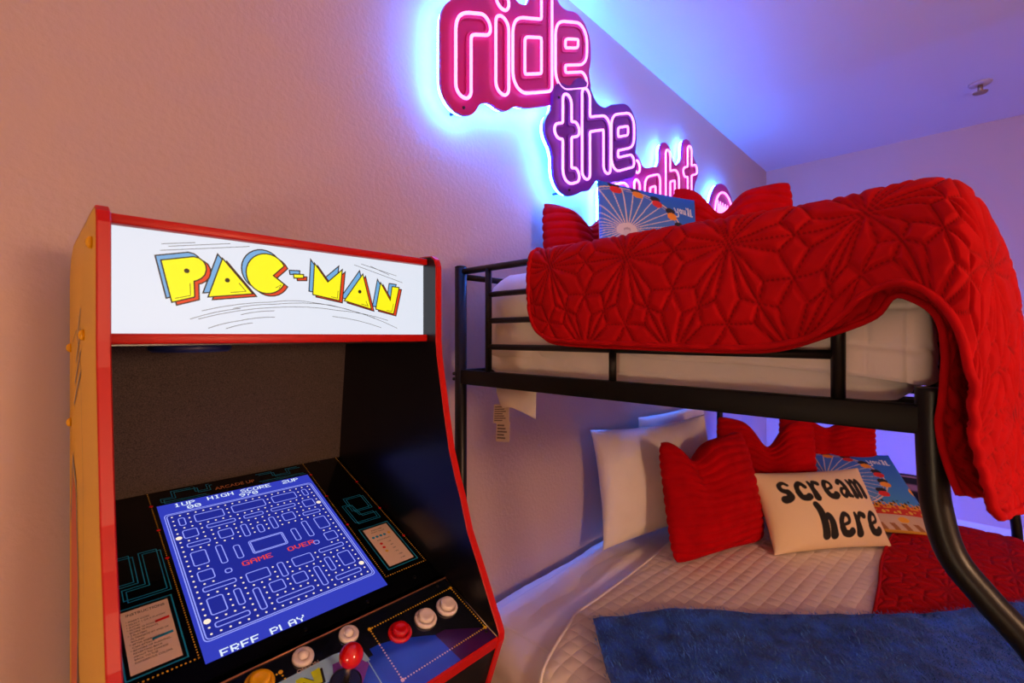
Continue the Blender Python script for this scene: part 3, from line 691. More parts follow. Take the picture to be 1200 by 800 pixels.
def star_dist(A, B_, L=.2):
    """distance to the stitched star pattern"""
    h = L * math.sqrt(3) / 2
    best = None; bx = by = None
    j = np.floor(B_ / h)
    for dj in (0, 1):
        jj = j + dj; xo = (jj % 2) * L / 2; i = np.round((A - xo) / L)
        dx, dy = A - xo - i * L, B_ - jj * h; r2 = dx * dx + dy * dy
        if best is None: best, bx, by = r2, dx, dy
        else: m = r2 < best; best = np.where(m, r2, best); bx = np.where(m, dx, bx); by = np.where(m, dy, by)
    r = np.sqrt(best); th = np.mod(np.arctan2(by, bx), PI / 3); th = np.minimum(th, PI / 3 - th)
    x, y = r * np.cos(th), r * np.sin(th)
    def sd(a, b_):
        vx, vy = b_[0] - a[0], b_[1] - a[1]; t = np.clip(((x - a[0]) * vx + (y - a[1]) * vy) / (vx * vx + vy * vy), 0, 1)
        return np.hypot(x - a[0] - t * vx, y - a[1] - t * vy)
    Q = (.40 * L * math.cos(PI / 12), .40 * L * math.sin(PI / 12)); M0 = (.5 * L, 0); Cn = (.577 * L * math.cos(PI / 6), .577 * L * math.sin(PI / 6))
    d = np.minimum(sd((0, 0), Q), sd(Q, M0)); d = np.minimum(d, sd(Q, Cn)); d = np.minimum(d, sd((0, 0), M0))
    return d
def fbm(A, B_, seed=0, base=6., octv=4):
    """cheap smooth pseudo-noise from sines"""
    rg = np.random.default_rng(seed); out = np.zeros_like(A); amp = 1.
    for k in range(octv):
        for _ in range(3):
            a_ = rg.uniform(0, 2 * PI); f_ = base * 2 ** k * rg.uniform(.7, 1.3)
            out += amp * np.sin(f_ * (A * math.cos(a_) + B_ * math.sin(a_)) + rg.uniform(0, 6.28)) / 3
        amp *= .5
    return out
def grid_obj(name, G, m, parent=None, thick=0., col=None, flip=False):
    ns, nt = G.shape[:2]; V = G.reshape(-1, 3)
    idx = np.arange(ns * nt).reshape(ns, nt)
    F = np.stack([idx[:-1, :-1], idx[1:, :-1], idx[1:, 1:], idx[:-1, 1:]], -1).reshape(-1, 4)
    if flip: F = F[:, ::-1]
    if thick:
        N = normals(G).reshape(-1, 3) * (-1 if flip else 1); n0 = len(V)
        V = np.vstack([V, V - N * thick]); F2 = F[:, ::-1] + n0
        bd = np.concatenate([idx[0, :], idx[1:, -1], idx[-1, -2::-1], idx[-2:0:-1, 0]])
        b2 = np.roll(bd, -1); E_ = np.stack([bd, b2, b2 + n0, bd + n0], -1)
        F = np.vstack([F, F2, E_])
    me = bpy.data.meshes.new(name); me.from_pydata(V.tolist(), [], F.tolist())
    me.materials.append(m); me.polygons.foreach_set('use_smooth', [True] * len(me.polygons))
    if col is not None:
        at = me.color_attributes.new('Col', 'FLOAT_COLOR', 'POINT'); cc = np.ones((len(V), 4)); k = len(col); cc[:k, :3] = col
        if len(V) > k: cc[k:, :3] = col[:len(V) - k]
        at.data.foreach_set('color', cc.ravel())
    me.update(); o = bpy.data.objects.new(name, me); C.objects.link(o)
    if parent: o.parent = parent; o.matrix_parent_inverse = Matrix.Translation(-parent.location)
    return o
def weave(name, col, **k): return mat(name, col, .85, bump=(900, .12, .0006), **k)
m_sheet = weave('white_sheet', (240, 232, 228), noise=(9, .04))
m_quilt = mat('red_quilt', (178, 2, 12), .85, noise=(30, .10), bump=(700, .15, .0008), spec=.15, attr='Col')
m_hem = mat('red_quilt_hem', (178, 2, 12), .85, noise=(30, .10), bump=(700, .15, .0008), spec=.15)
m_plush = mat('red_plush', (186, 2, 14), .9, noise=(18, .12), bump=(420, .4, .0015), spec=.1)
m_cream = mat('cream_canvas', (232, 206, 168), .85, bump=(900, .2, .0006), attr='Col')
m_print = mat('printed_cover', (120, 160, 200), .75, bump=(900, .1, .0004), attr='Col')

# quilted white coverlet: fine diamonds as relief
def quilted_mat(name, col, scale, rot):
    m = mat(name, col, .85); nt = m.node_tree; b = nt.nodes['Principled BSDF']
    tc = nt.nodes.new('ShaderNodeTexCoord'); outs = []
    for r_ in rot:
        mp = nt.nodes.new('ShaderNodeMapping'); mp.inputs['Rotation'].default_value = (0, 0, r_); nt.links.new(tc.outputs['Object'], mp.inputs['Vector'])
        wv = nt.nodes.new('ShaderNodeTexWave'); wv.inputs['Scale'].default_value = scale; wv.wave_profile = 'SIN'; nt.links.new(mp.outputs[0], wv.inputs['Vector'])
        pw = nt.nodes.new('ShaderNodeMath'); pw.operation = 'POWER'; pw.inputs[1].default_value = .35; nt.links.new(wv.outputs['Fac'], pw.inputs[0]); outs.append(pw)
    mu = nt.nodes.new('ShaderNodeMath'); mu.operation = 'MULTIPLY'; nt.links.new(outs[0].outputs[0], mu.inputs[0]); nt.links.new(outs[1].outputs[0], mu.inputs[1])
    bp = nt.nodes.new('ShaderNodeBump'); bp.inputs['Strength'].default_value = .55; bp.inputs['Distance'].default_value = .006
    nt.links.new(mu.outputs[0], bp.inputs['Height']); nt.links.new(bp.outputs[0], b.inputs['Normal'])
    return m
m_cov = quilted_mat('white_coverlet', (242, 230, 222), 7.5, (.08, PI / 2 + .08))
m_cov2 = quilted_mat('white_coverlet_upper', (224, 214, 214), 5.0, (0, PI / 2))

def rounded_box(x0, x1, y0, y1, z0, z1, r, n=3):
    bm = bmesh.new(); bmesh.ops.create_cube(bm, size=1)
    for v in bm.verts: v.co = ((x0 + x1) / 2 + v.co.x * (x1 - x0), (y0 + y1) / 2 + v.co.y * (y1 - y0), (z0 + z1) / 2 + v.co.z * (z1 - z0))
    bmesh.ops.bevel(bm, geom=bm.edges[:], offset=r, segments=n, affect='EDGES', profile=.5)
    bm.verts.index_update(); mb = MB(); mb.add([v.co[:] for v in bm.verts], [[v.index for v in f.verts] for f in bm.faces], 0, True); bm.free(); return mb

# skirt-like wrinkled side of a mattress in its sheet: profile swept round the rectangle
def mattress(name, label, x0, x1, y0, y1, z0, z1, r, amp, m, seed, crown=0.):
    root = thing(name, label, 'mattress', ((x0 + x1) / 2, (y0 + y1) / 2, z0))
    per = []; step = .011; rc = r + .03
    def edge(a, b_, n): return [(a[0] + (b_[0] - a[0]) * k / n, a[1] + (b_[1] - a[1]) * k / n) for k in range(n)]
    def arc_(cx_, cy_, a0): return [(cx_ + rc * math.cos(math.radians(a0 + 15 * k)), cy_ + rc * math.sin(math.radians(a0 + 15 * k))) for k in range(6)]
    nx, ny = int((x1 - x0) / step), int((y1 - y0) / step)
    per += edge((x0 + rc, y0), (x1 - rc, y0), nx) + arc_(x1 - rc, y0 + rc, -90) + edge((x1, y0 + rc), (x1, y1 - rc), ny) + arc_(x1 - rc, y1 - rc, 0)
    per += edge((x1 - rc, y1), (x0 + rc, y1), nx) + arc_(x0 + rc, y1 - rc, 90) + edge((x0, y1 - rc), (x0, y0 + rc), ny) + arc_(x0 + rc, y0 + rc, 180)
    per = np.array(per); cen = np.array([(x0 + x1) / 2, (y0 + y1) / 2]); n = len(per)
    rows = []; H_ = z1 - z0
    prof_ = [(r * .5, 0)] + [(0, r * .4 + (H_ - 1.4 * r) * k / 8) for k in range(9)] + [(r * (1 - math.cos(a_)), H_ - r + r * math.sin(a_)) for a_ in (.3, .6, .9, 1.2, PI / 2)]
    d = np.stack([np.roll(per[:, 1], -1) - np.roll(per[:, 1], 1), -(np.roll(per[:, 0], -1) - np.roll(per[:, 0], 1))], 1); d /= np.linalg.norm(d, axis=1, keepdims=True)
    L = np.concatenate([[0], np.cumsum(np.linalg.norm(np.diff(per, axis=0), axis=1))])
    for (ins, h) in prof_:
        wv = (amp * fbm(L, np.full_like(L, h * 1.5), seed, 18, 3) + .0032 * fbm(L + .9 * h, np.full_like(L, h * .8), seed + 1, 62, 2)) * (1 if ins < r + .01 else .2)
        p = per - d * (ins - wv)[:, None]
        rows.append(np.column_stack([p, np.full(n, z0 + h)]))
    G = np.array(rows); mb = MB(); k = len(rows); V = G.reshape(-1, 3)
    fs = [(i * n + j, i * n + (j + 1) % n, (i + 1) * n + (j + 1) % n, (i + 1) * n + j) for i in range(k - 1) for j in range(n)]
    mb.add(V, fs, 0, True); mb.f.append(tuple((k - 1) * n + j for j in range(n))); mb.m.append(0); mb.sm.append(True)
    mb.f.append(tuple(reversed(range(n)))); mb.m.append(0); mb.sm.append(False)
    mb.build('sheet_cover', m, root); return root

# ------------------------------------------------------------ upper bunk bedding
um = mattress('mattress', 'mattress in a creased white sheet on the upper bunk', .945, 2.98, .05, 1.045, 1.2445, 1.415, .04, .004, m_sheet, 3)
# hanging tags of the mattress
m_tag = mat('tag_paper', (214, 196, 184), .8); m_tagi = mat('tag_ink', (120, 104, 98), .8)
G = surf([[(.957, .972, 1.247), (.945, .966, 1.20), (.938, .945, 1.16), (.936, .93, 1.146)], [(.957, .92, 1.247), (.942, .92, 1.20), (.934, .905, 1.165), (.933, .895, 1.152)], [(.957, .86, 1.247), (.944, .862, 1.21), (.938, .852, 1.165), (.936, .845, 1.14)], [(.957, .815, 1.247), (.95, .816, 1.21), (.945, .814, 1.165), (.944, .814, 1.128)]], 20, 16)
grid_obj('fabric_flap', G, m_sheet, um, .0008)
def tagobj(y0, y1, z0, z1, tilt, rows):
    fr = frame((.940, y0, z1), (0, -1, tilt), (.05, 0, 1)); tg = MB(); wd = y0 - y1; hh = z1 - z0
    tg.add([fr(0, -hh), fr(wd, -hh), fr(wd, 0), fr(0, 0), fr(0, -hh, -.0006), fr(wd, -hh, -.0006), fr(wd, 0, -.0006), fr(0, 0, -.0006)], [(0, 1, 2, 3), (7, 6, 5, 4), (0, 4, 5, 1), (1, 5, 6, 2), (3, 2, 6, 7), (0, 3, 7, 4)], 0)
    for k in range(rows):
        y_ = -hh * (k + 1.2) / (rows + 1.4); ln = wd * (.6 + .3 * ((k * 7) % 3) / 3)
        for sgn in (1, -1): tg.line([(wd * .08, y_), (ln, y_)], hh / rows * .42, fr, .0004 * sgn if sgn > 0 else -.001, 1)
    tg.build('care_tag', [m_tag, m_tagi], um)
tagobj(.972, .908, 1.098, 1.152, .12, 7); tagobj(.960, .906, 1.047, 1.104, .1, 5)

cov = thing('coverlet', 'white quilted coverlet tucked over the upper bunk mattress corner', 'coverlet', (1.5, .3, 1.42))
cr = []
for (y_, x_, zb) in ((.60, .938, 1.34), (.52, .930, 1.306), (.40, .926, 1.30), (.25, .924, 1.296), (.14, .923, 1.288), (.08, .922, 1.282), (.045, .926, 1.277)):
    cr.append([(x_, y_, zb), (x_ - .003, y_, zb + .05), (x_ + .001, y_, 1.385), (x_ + .02, y_, 1.42), (x_ + .08, y_, 1.432), (1.2, y_, 1.435), (2.0, y_, 1.435), (2.9, y_, 1.435)])
cr.append([(.945, .027, 1.275), (.944, .026, 1.33), (.947, .028, 1.385), (.96, .036, 1.418), (1.0, .04, 1.43), (1.2, .04, 1.432), (2.0, .04, 1.432), (2.9, .04, 1.432)])
cr.append([(1.0, .020, 1.275), (1.0, .0195, 1.30), (1.0, .020, 1.33), (1.02, .021, 1.36), (1.05, .022, 1.385), (1.2, .024, 1.40), (2.0, .026, 1.40), (2.9, .026, 1.40)])
G = surf(cr, 110, 130)
A_, B_ = np.meshgrid(*lengths(G), indexing='ij')
G = G + normals(G) * (-.0035 * np.exp(-(np.minimum(np.mod(A_, .05), .05 - np.mod(A_, .05)) / .004) ** 2) - .0035 * np.exp(-(np.minimum(np.mod(B_, .05), .05 - np.mod(B_, .05)) / .004) ** 2) + .002 * fbm(A_, B_, 5, 25, 2))[..., None]
grid_obj('quilted_cloth', G, m_sheet, cov, .004)

def quilt(root, name, ctrl, ns, nt, L=.15, amp=.0042, off=(0, 0), thick=.006, flip=False, wr=.0008, seed=1):
    G = surf(ctrl, ns, nt); A_, B_ = np.meshgrid(*lengths(G), indexing='ij')
    d = star_dist(A_ + off[0], B_ + off[1], L)
    N = normals(G) * (-1 if flip else 1)
    fine = .0008 * fbm(A_, B_, seed + 9, 160, 2) * np.exp(-(d / .012) ** 2)
    Hh = amp * (1 - np.exp(-(d / .005) ** 2)) + wr * fbm(A_, B_, seed, 22, 2) + fine
    G2 = G + N * Hh[..., None]
    thread = np.exp(-(d / .0019) ** 2) * (np.sin((A_ + .6 * B_) * 800) > -.3)
    col = np.array(lin((178, 2, 12)))[None, None] * (1 - .55 * thread[..., None])
    o = grid_obj(name, G2, m_quilt, root, thick, flip=flip, col=col.reshape(-1, 3))
    return G2, o
def hem(root, P, r=.0055, name='hem'):
    P = np.asarray(P); L = np.concatenate([[0], np.cumsum(np.linalg.norm(np.diff(P, axis=0), axis=1))]); s_ = np.linspace(0, L[-1], max(8, int(L[-1] / .008)))
    Q = np.stack([np.interp(s_, L, P[:, k]) for k in range(3)], 1)
    return MB().tube([tuple(p) for p in Q], r, 8).build(name, m_hem, root)

uq = thing('quilt', 'red star-stitched quilt folded double over the upper bunk guard rail', 'quilt', (.95, .4, 1.55))
def endrow(y_, zh, xh=.862, ridge=1.568):
    return [(xh, y_, zh), (xh - .002, y_, (zh + 1.50) / 2), (.870, y_, 1.538), (.903, y_, ridge), (.97, y_, 1.545), (1.10, y_, 1.485), (1.35, y_, 1.462)]
ctrl = [endrow(.768, 1.425, .868), endrow(.745, 1.368, .866), endrow(.70, 1.345), endrow(.62, 1.338), endrow(.52, 1.335), endrow(.40, 1.332, .86), endrow(.28, 1.330, .858), endrow(.208, 1.337, .856), endrow(.15, 1.358, .85)]
ctrl += [[(.84, .092, 1.412), (.846, .088, 1.48), (.868, .083, 1.55), (.905, .08, 1.574), (.99, .08, 1.56), (1.12, .08, 1.52), (1.35, .08, 1.48)],
         [(.83, .045, 1.421), (.838, .037, 1.49), (.866, .03, 1.556), (.91, .03, 1.577), (1.0, .03, 1.57), (1.15, .03, 1.55), (1.4, .03, 1.535)],
         [(.815, .005, 1.378), (.825, -.002, 1.46), (.855, -.004, 1.535), (.92, -.005, 1.565), (1.03, -.005, 1.565), (1.2, -.005, 1.555), (1.5, -.008, 1.545)],
         [(.808, -.013, 1.299), (.83, -.022, 1.40), (.865, -.03, 1.47), (.94, -.034, 1.515), (1.06, -.036, 1.53), (1.25, -.036, 1.53), (1.55, -.036, 1.525)],
         [(.804, -.016, 1.22), (.85, -.037, 1.29), (.90, -.053, 1.34), (.98, -.064, 1.39), (1.1, -.070, 1.41), (1.3, -.076, 1.42), (1.6, -.076, 1.42)],
         [(.79, -.033, 1.137), (.85, -.049, 1.13), (.92, -.064, 1.125), (1.0, -.077, 1.12), (1.12, -.087, 1.115), (1.3, -.097, 1.11), (1.6, -.1, 1.11)]]
G2, _ = quilt(uq, 'outer_layer', ctrl, 560, 330, .205, seed=2, off=(.03, .02))
hem(uq, np.vstack([G2[:, 0], G2[-1, 1:]]))
hem(uq, G2[0, :])
def inrow(y_, zh, xh=.874): return [(xh, y_, zh), (xh - .001, y_, zh + .05), (xh + .0, y_, zh + .11), (.882, y_, 1.525)]
ctrl = [inrow(.742, 1.36), inrow(.70, 1.336), inrow(.60, 1.329), inrow(.50, 1.327), inrow(.40, 1.325), inrow(.28, 1.324), inrow(.21, 1.330), inrow(.14, 1.355), [(.870, .088, 1.379), (.872, .086, 1.42), (.878, .082, 1.47), (.885, .08, 1.53)],
        [(.866, .066, 1.408), (.868, .062, 1.44), (.876, .058, 1.49), (.89, .055, 1.54)], [(.865, .044, 1.403), (.868, .040, 1.44), (.88, .034, 1.49), (.90, .03, 1.54)],
        [(.86, .020, 1.38), (.868, .014, 1.43), (.885, .008, 1.48), (.92, .004, 1.53)], [(.86, .010, 1.34), (.875, -.002, 1.37), (.90, -.014, 1.41), (.95, -.02, 1.45)],
        [(.862, .012, 1.279), (.89, -.006, 1.29), (.925, -.022, 1.31), (.98, -.036, 1.33)], [(.868, .016, 1.224), (.90, -.010, 1.225), (.94, -.030, 1.23), (1.0, -.046, 1.24)],
        [(.866, .008, 1.179), (.90, -.016, 1.175), (.94, -.036, 1.172), (1.0, -.054, 1.17)], [(.855, -.004, 1.140), (.89, -.026, 1.133), (.93, -.044, 1.13), (1.0, -.062, 1.13)]]
G3, _ = quilt(uq, 'under_layer', ctrl, 200, 40, .150, amp=.003, seed=4, wr=.0015)
hem(uq, G3[:, 0], .005)

# ------------------------------------------------------------ pillows
def pillow(label, w_, h_, t_, BLp, BRp, zb, lean, m, chop=0., rib=0, nu=60, nv=60, col=None, group=None, name='throw_pillow', cat='pillow', concave=.07, roll=0., chop_u=0., sag=0.):
    u, v = np.meshgrid(np.linspace(-1, 1, nu), np.linspace(-1, 1, nv), indexing='ij')
    x = w_ / 2 * u * (1 - concave * (1 - v * v) * np.abs(u) ** 2); y = h_ / 2 * v * (1 - concave * (1 - u * u) * np.abs(v) ** 2)
    th = t_ / 2 * (np.clip((1 - u ** 2) * (1 - v ** 2), 0, 1) ** .5)
    ed = np.clip((1 - u ** 4) * (1 - v ** 4), 0, 1) ** .5
    g = np.exp(-((u - chop_u) / .30) ** 2); up = np.clip((v + 1) / 2, 0, 1) ** 2.2
    y = y - chop * g * up; th = th * (1 - .45 * (chop > 0) * np.exp(-((u - chop_u) / .16) ** 2) * np.clip(v + .3, 0, 1))
    if rib: x = x * (1 - .08 * np.abs(v) ** 7); y = y * (1 - .07 * np.abs(u) ** 7)
    if chop: x = x * (1 - .06 * up); y = y + chop * .18 * up * np.abs(u) ** 2
    if sag: y = y - sag * (1 - u ** 2) * (v > 0) * v
    if rib:
        ph = v + (.18 * chop / .1 * (np.abs(u - chop_u) - .5) * up if chop else 0) + .02 * np.sin(3 * u + 5 * v)
        th = th + .013 * ed * (np.abs(np.sin(PI * rib * (ph + 1) / 2)) ** .6 - .6) + .0015 * fbm(x, y, rib, 60, 2) * ed
        x = x + .006 * np.sign(u) * np.abs(u) ** 12 * (np.abs(np.sin(PI * rib * (ph + 1) / 2)) ** .6)
    else: th = th + (.009 if name == 'bed_pillow' else .003) * fbm(x, y, int(w_ * 1000), 14, 3) * ed
    BLp = Vector((*BLp, zb)); BRp = Vector((*BRp, zb)); r_ = (BRp - BLp).normalized(); nh = r_.cross(Vector((0, 0, 1)))
    upv = Vector((0, 0, 1)) * math.cos(lean) - nh * math.sin(lean)
    if roll: R_ = Matrix.Rotation(roll, 3, r_.cross(upv)); r_ = R_ @ r_; upv = R_ @ upv
    nf = r_.cross(upv); mid = (BLp + BRp) / 2
    off = mid + upv * (h_ / 2)
    P = lambda zz: np.stack([off[k] + x * r_[k] + y * upv[k] + zz * nf[k] for k in range(3)], -1)
    Fr, Bk = P(th), P(-th * .9)
    V = np.vstack([Fr.reshape(-1, 3), Bk.reshape(-1, 3)]); idx = np.arange(nu * nv).reshape(nu, nv); n0 = nu * nv
    q = np.stack([idx[:-1, :-1], idx[1:, :-1], idx[1:, 1:], idx[:-1, 1:]], -1).reshape(-1, 4)
    # borders of both halves coincide: weld by remapping
    rm = np.arange(2 * n0); bd = np.concatenate([idx[0], idx[-1], idx[:, 0], idx[:, -1]]); rm[bd + n0] = bd
    F = np.vstack([q, rm[q[:, ::-1] + n0]])
    me = bpy.data.meshes.new(name); me.from_pydata(V.tolist(), [], F.tolist()); me.materials.append(m)
    me.polygons.foreach_set('use_smooth', [True] * len(me.polygons))
    if col is not None:
        cf = np.array(col(x / w_ + .5, h_ / 2 * v / h_ + .5, u, v)).reshape(-1, 3); cc = np.ones((2 * n0, 4)); cc[:n0, :3] = cf; cc[n0:, :3] = cf[0] * 0 + np.array(lin((214, 196, 170)))
        me.color_attributes.new('Col', 'FLOAT_COLOR', 'POINT').data.foreach_set('color', cc.ravel())
    bm = bmesh.new(); bm.from_mesh(me); bmesh.ops.delete(bm, geom=[vv for vv in bm.verts if not vv.link_faces], context='VERTS'); bm.to_mesh(me); bm.free()
    o = bpy.data.objects.new(name, me); C.objects.link(o); return tag(o, label, cat, group)

def ferris(a, b_, u, v):
    """printed fair picture: wheel on blue sky, cars on the rim, stalls along the bottom (a, b_ in 0..1)"""
    sky0, sky1 = np.array(lin((6, 92, 224))), np.array(lin((70, 150, 205)))
    c = sky0 + (sky1 - sky0) * np.clip(1.1 - b_, 0, 1)[..., None]
    cx_, cy_, R_ = .20, .60, .56
    dx, dy = a - cx_, (b_ - cy_) * 1.55; r = np.hypot(dx, dy); th = np.arctan2(dy, dx)
    def put(mask, col, k=1.): 
        nonlocal c
        mk = (np.clip(mask, 0, 1) * k)[..., None]; c = c * (1 - mk) + np.array(lin(col)) * mk
    inside = (r < R_)
    n = 34; ang = np.mod(th * n / (2 * PI), 1); da = np.abs(ang - .5) * 2 * PI / n * r
    put(inside * 1., (176, 176, 220), .08)
    put(inside * (np.abs(da) < .0045), (232, 214, 208), .9)
    put(np.abs(r - R_) < .008, (226, 200, 176)); put(np.abs(r - R_ * .94) < .004, (226, 200, 190), .7)
    put(r < .085, (216, 214, 224)); put(r < .03, (170, 170, 190))
    put((np.abs(dx - .5 * (cy_ - b_)) < .018) * (b_ < cy_), (206, 206, 220)); put((np.abs(dx + .5 * (cy_ - b_)) < .018) * (b_ < cy_), (206, 206, 220))
    k = 0
    for dg in range(-30, 200, 21):
        x_, y_ = cx_ + R_ * .97 * math.cos(math.radians(dg)), cy_ + R_ / 1.55 * .97 * math.sin(math.radians(dg))
        put(((a - x_ + .01) / .05) ** 2 + ((b_ - y_ - .03) / .032) ** 2 < 1, (30, 28, 40))
        put(((a - x_) / .052) ** 2 + ((b_ - y_ + .015) / .034) ** 2 < 1, (236, 150, 40) if k % 2 else (216, 40, 34)); k += 1
    put(((a - .97) / .03) ** 2 + ((b_ - .48) / .045) ** 2 < 1, (240, 170, 30))
    put(b_ < .26, (196, 170, 150)); put((b_ < .28) * (b_ > .17), (190, 40, 26)); 
    jit = np.sin(a * 90) * np.sin(a * 37 + b_ * 60)
    put((b_ < .31) * (b_ > .24) * (jit > -.2), (214, 150, 30)); put((b_ < .34) * (b_ > .26) * (jit > .55), (40, 34, 30))
    put((b_ < .22) * (b_ > .19) * (jit > .2), (214, 180, 60)); put((b_ < .08) * (np.sin(a * 60 + b_ * 40) > .1), (150, 96, 60)); put(b_ < .02, (196, 140, 40))
    put(((a - .72) / .05) ** 2 + ((b_ - .12) / .03) ** 2 < 1, (226, 160, 40))
    # script lettering in the upper corner
    D = np.full(a.shape, 9.)
    def stk(P):
        nonlocal D
        D = np.minimum(D, sdf([P], a, b_))
    bx, by, s_ = .70, .83, .075
    yy = [[(0, .5), (.15, 0), (.4, 0), (.5, .5), (.4, -.5), (.1, -.6)], [(.7, .25), (.8, .5), (1.0, .4), (.95, .05), (.75, .05), (.7, .25)], [(1.2, .5), (1.22, .05), (1.45, .05), (1.5, .5), (1.55, 0)], [(1.75, .9), (1.78, .75)], [(1.9, 0), (2.0, .9), (2.1, .9), (2.05, 0)], [(2.3, 0), (2.4, .9), (2.5, .9), (2.45, 0), (2.7, .1)]]
    for P in yy: stk([(bx + p[0] * s_ * 1.1, by - .05 * p[0] * s_ + p[1] * s_) for p in P])
    put(D < .0058, (220, 232, 246), .95)
    return c

def groovy(a, b_, u, v):
    """cream cover with black swollen retro lettering"""
    W, H_ = .50, .30; X, Y = a * W, (v + 1) / 2 * H_
    base = np.array(lin((238, 214, 176))); c = np.broadcast_to(base, a.shape + (3,)).copy()
    D = np.full(a.shape, 9.)
    def blob(P, w0, w1):
        nonlocal D
        n = 24; Q = np.array(smooth_path([(p[0], p[1], 0) for p in P], 6))[:, :2]
        for i, (qx, qy) in enumerate(Q):
            t = i / (len(Q) - 1); D = np.minimum(D, np.hypot(X - qx, Y - qy) - (w0 + (w1 - w0) * t))
    GLY = {'s': [([(.62, .86), (.42, .98), (.2, .85), (.25, .62), (.5, .5)], .07, .12), ([(.5, .5), (.58, .28), (.4, .16), (.25, .14)], .13, .17)],
           'c': [([(.68, .72), (.5, .92), (.25, .75), (.2, .45)], .10, .12), ([(.2, .45), (.3, .2), (.55, .15), (.72, .22)], .13, .14)],
           'r': [([(.18, .95), (.25, .6), (.28, .15)], .07, .17), ([(.26, .6), (.45, .92), (.66, .86)], .06, .12)],
           'e': [([(.28, .52), (.6, .62), (.62, .85), (.4, .95), (.2, .7), (.2, .42)], .055, .12), ([(.2, .42), (.3, .2), (.55, .14), (.72, .24)], .13, .14)],
           'a': [([(.28, .82), (.5, .96), (.62, .7), (.66, .2)], .09, .13), ([(.6, .5), (.35, .52), (.2, .3), (.35, .12), (.58, .3)], .06, .10), ([(.66, .2), (.82, .12)], .12, .08)],
           'm': [([(.12, .95), (.2, .6), (.22, .14)], .07, .15), ([(.2, .6), (.38, .94), (.52, .75), (.54, .14)], .05, .14), ([(.54, .6), (.74, .94), (.88, .7), (.92, .14)], .05, .15)],
           'h': [([(.08, 1.4), (.18, 1.15), (.24, .7), (.26, .14)], .12, .17), ([(.26, .6), (.46, .95), (.62, .7), (.66, .14)], .06, .17)]}
    def word(t, x, y, s_, adv):
        for ch, ad in zip(t, adv):
            for P, w0, w1 in GLY[ch]: blob([(x + p[0] * s_ * .95, y + p[1] * s_) for p in P], w0 * s_ * 1.2, w1 * s_ * 1.15)
            x += ad * s_
    word('scream', .062, .172, .076, (.79, .79, .76, .80, .84, 1))
    word('here', .175, .036, .086, (.86, .82, .76, .8))
    k = np.clip(.5 - D / .0022, 0, 1)[..., None]
    return c * (1 - k) + np.array(lin((26, 22, 22))) * k

gU = 'pillows on the upper bunk'; gL = 'pillows on the lower bunk'
# upper bunk
dv_ = mattress('duvet', 'folded white duvet bulging behind the end guard bars of the upper bunk', .936, 1.24, .60, 1.066, 1.262, 1.538, .09, .007, m_sheet, 17)
dv_['category'] = 'duvet'
pillow('red ribbed plush pillow standing against the wall under the neon word the', .43, .42, .17, (1.335, 1.06), (1.66, .945), 1.43, .10, m_plush, chop=.055, rib=12, nu=110, nv=110, chop_u=.0)
pillow('ferris wheel printed pillow propped up on the upper bunk', .46, .44, .10, (1.35, .86), (1.75, .71), 1.445, .08, m_print, nu=190, nv=190, col=ferris, concave=.03, roll=-.03)
pillow('red ribbed plush pillow on the upper bunk beside the round neon disc', .47, .50, .16, (1.775, .80), (2.0, .45), 1.44, .05, m_plush, chop=.09, rib=12, nu=110, nv=110, chop_u=-.2)

# ------------------------------------------------------------ lower bunk bedding
lm = mattress('mattress', 'wide mattress in a white sheet on the lower bunk',   .945, 3.0, -.235, 1.158, .2065, .455, .07, .006, m_sheet, 11, .012)
xg, yg = np.meshgrid(np.linspace(1.02, 2.92, 200), np.linspace(.78, 1.085, 70), indexing='ij')
fold = .012 * np.exp(-((yg - .945 - .02 * np.sin(xg * 4)) / .022) ** 2) * (.6 + .4 * np.sin(xg * 9)) + .006 * np.abs(fbm(xg * .5, yg * 1.6, 41, 16, 3))
grid_obj('sheet_top', np.stack([xg, yg, .4558 + fold * np.clip((1.105 - yg) / .04, 0, 1) * np.clip((xg - 1.02) / .1, 0, 1)], -1), m_sheet, lm, .001)
lc = thing('coverlet', 'white diamond-quilted coverlet spread over the lower bunk', 'coverlet', (1.9, .3, .47))
rows = []
xs_ = np.concatenate([[.932, .928, .931, .945, .98], np.linspace(1.05, 2.9, 40), [2.96, 2.985]]); zt = np.concatenate([[.22, .32, .41, .455, .474], np.full(40, .481), [.479, .47]])
ys_ = np.concatenate([[-.255, -.255, -.25, -.235, -.20], np.linspace(-.13, .80, 34), [.85, .872, .886]]); zy = np.concatenate([[-.26, -.14, -.06, -.026, -.007], np.zeros(34), [.0, -.004, -.011]])
Xg, Yg = np.meshgrid(xs_, ys_, indexing='ij'); Zg = zt[:, None] + zy[None, :]; Zg = np.maximum(Zg, .215)
edge_w = .018 * np.sin(Xg * 3.1 + .4) * np.clip((Yg - .5) / .4, 0, 1) + (.10 * np.clip(1.2 - Xg, 0, .3) / -.3) * np.clip((Yg - .3) / .6, 0, 1)
Yg = Yg + edge_w
G = surf(np.stack([Xg, Yg, Zg + .003 * fbm(Xg, Yg, 21, 9, 3)], -1), 220, 170)
grid_obj('quilted_cloth', G, m_cov, lc, .004)
MB().tube([tuple(p + np.array([0, 0, .002])) for p in G[::2, -3]], .0055, 6).build('hem', m_sheet, lc)
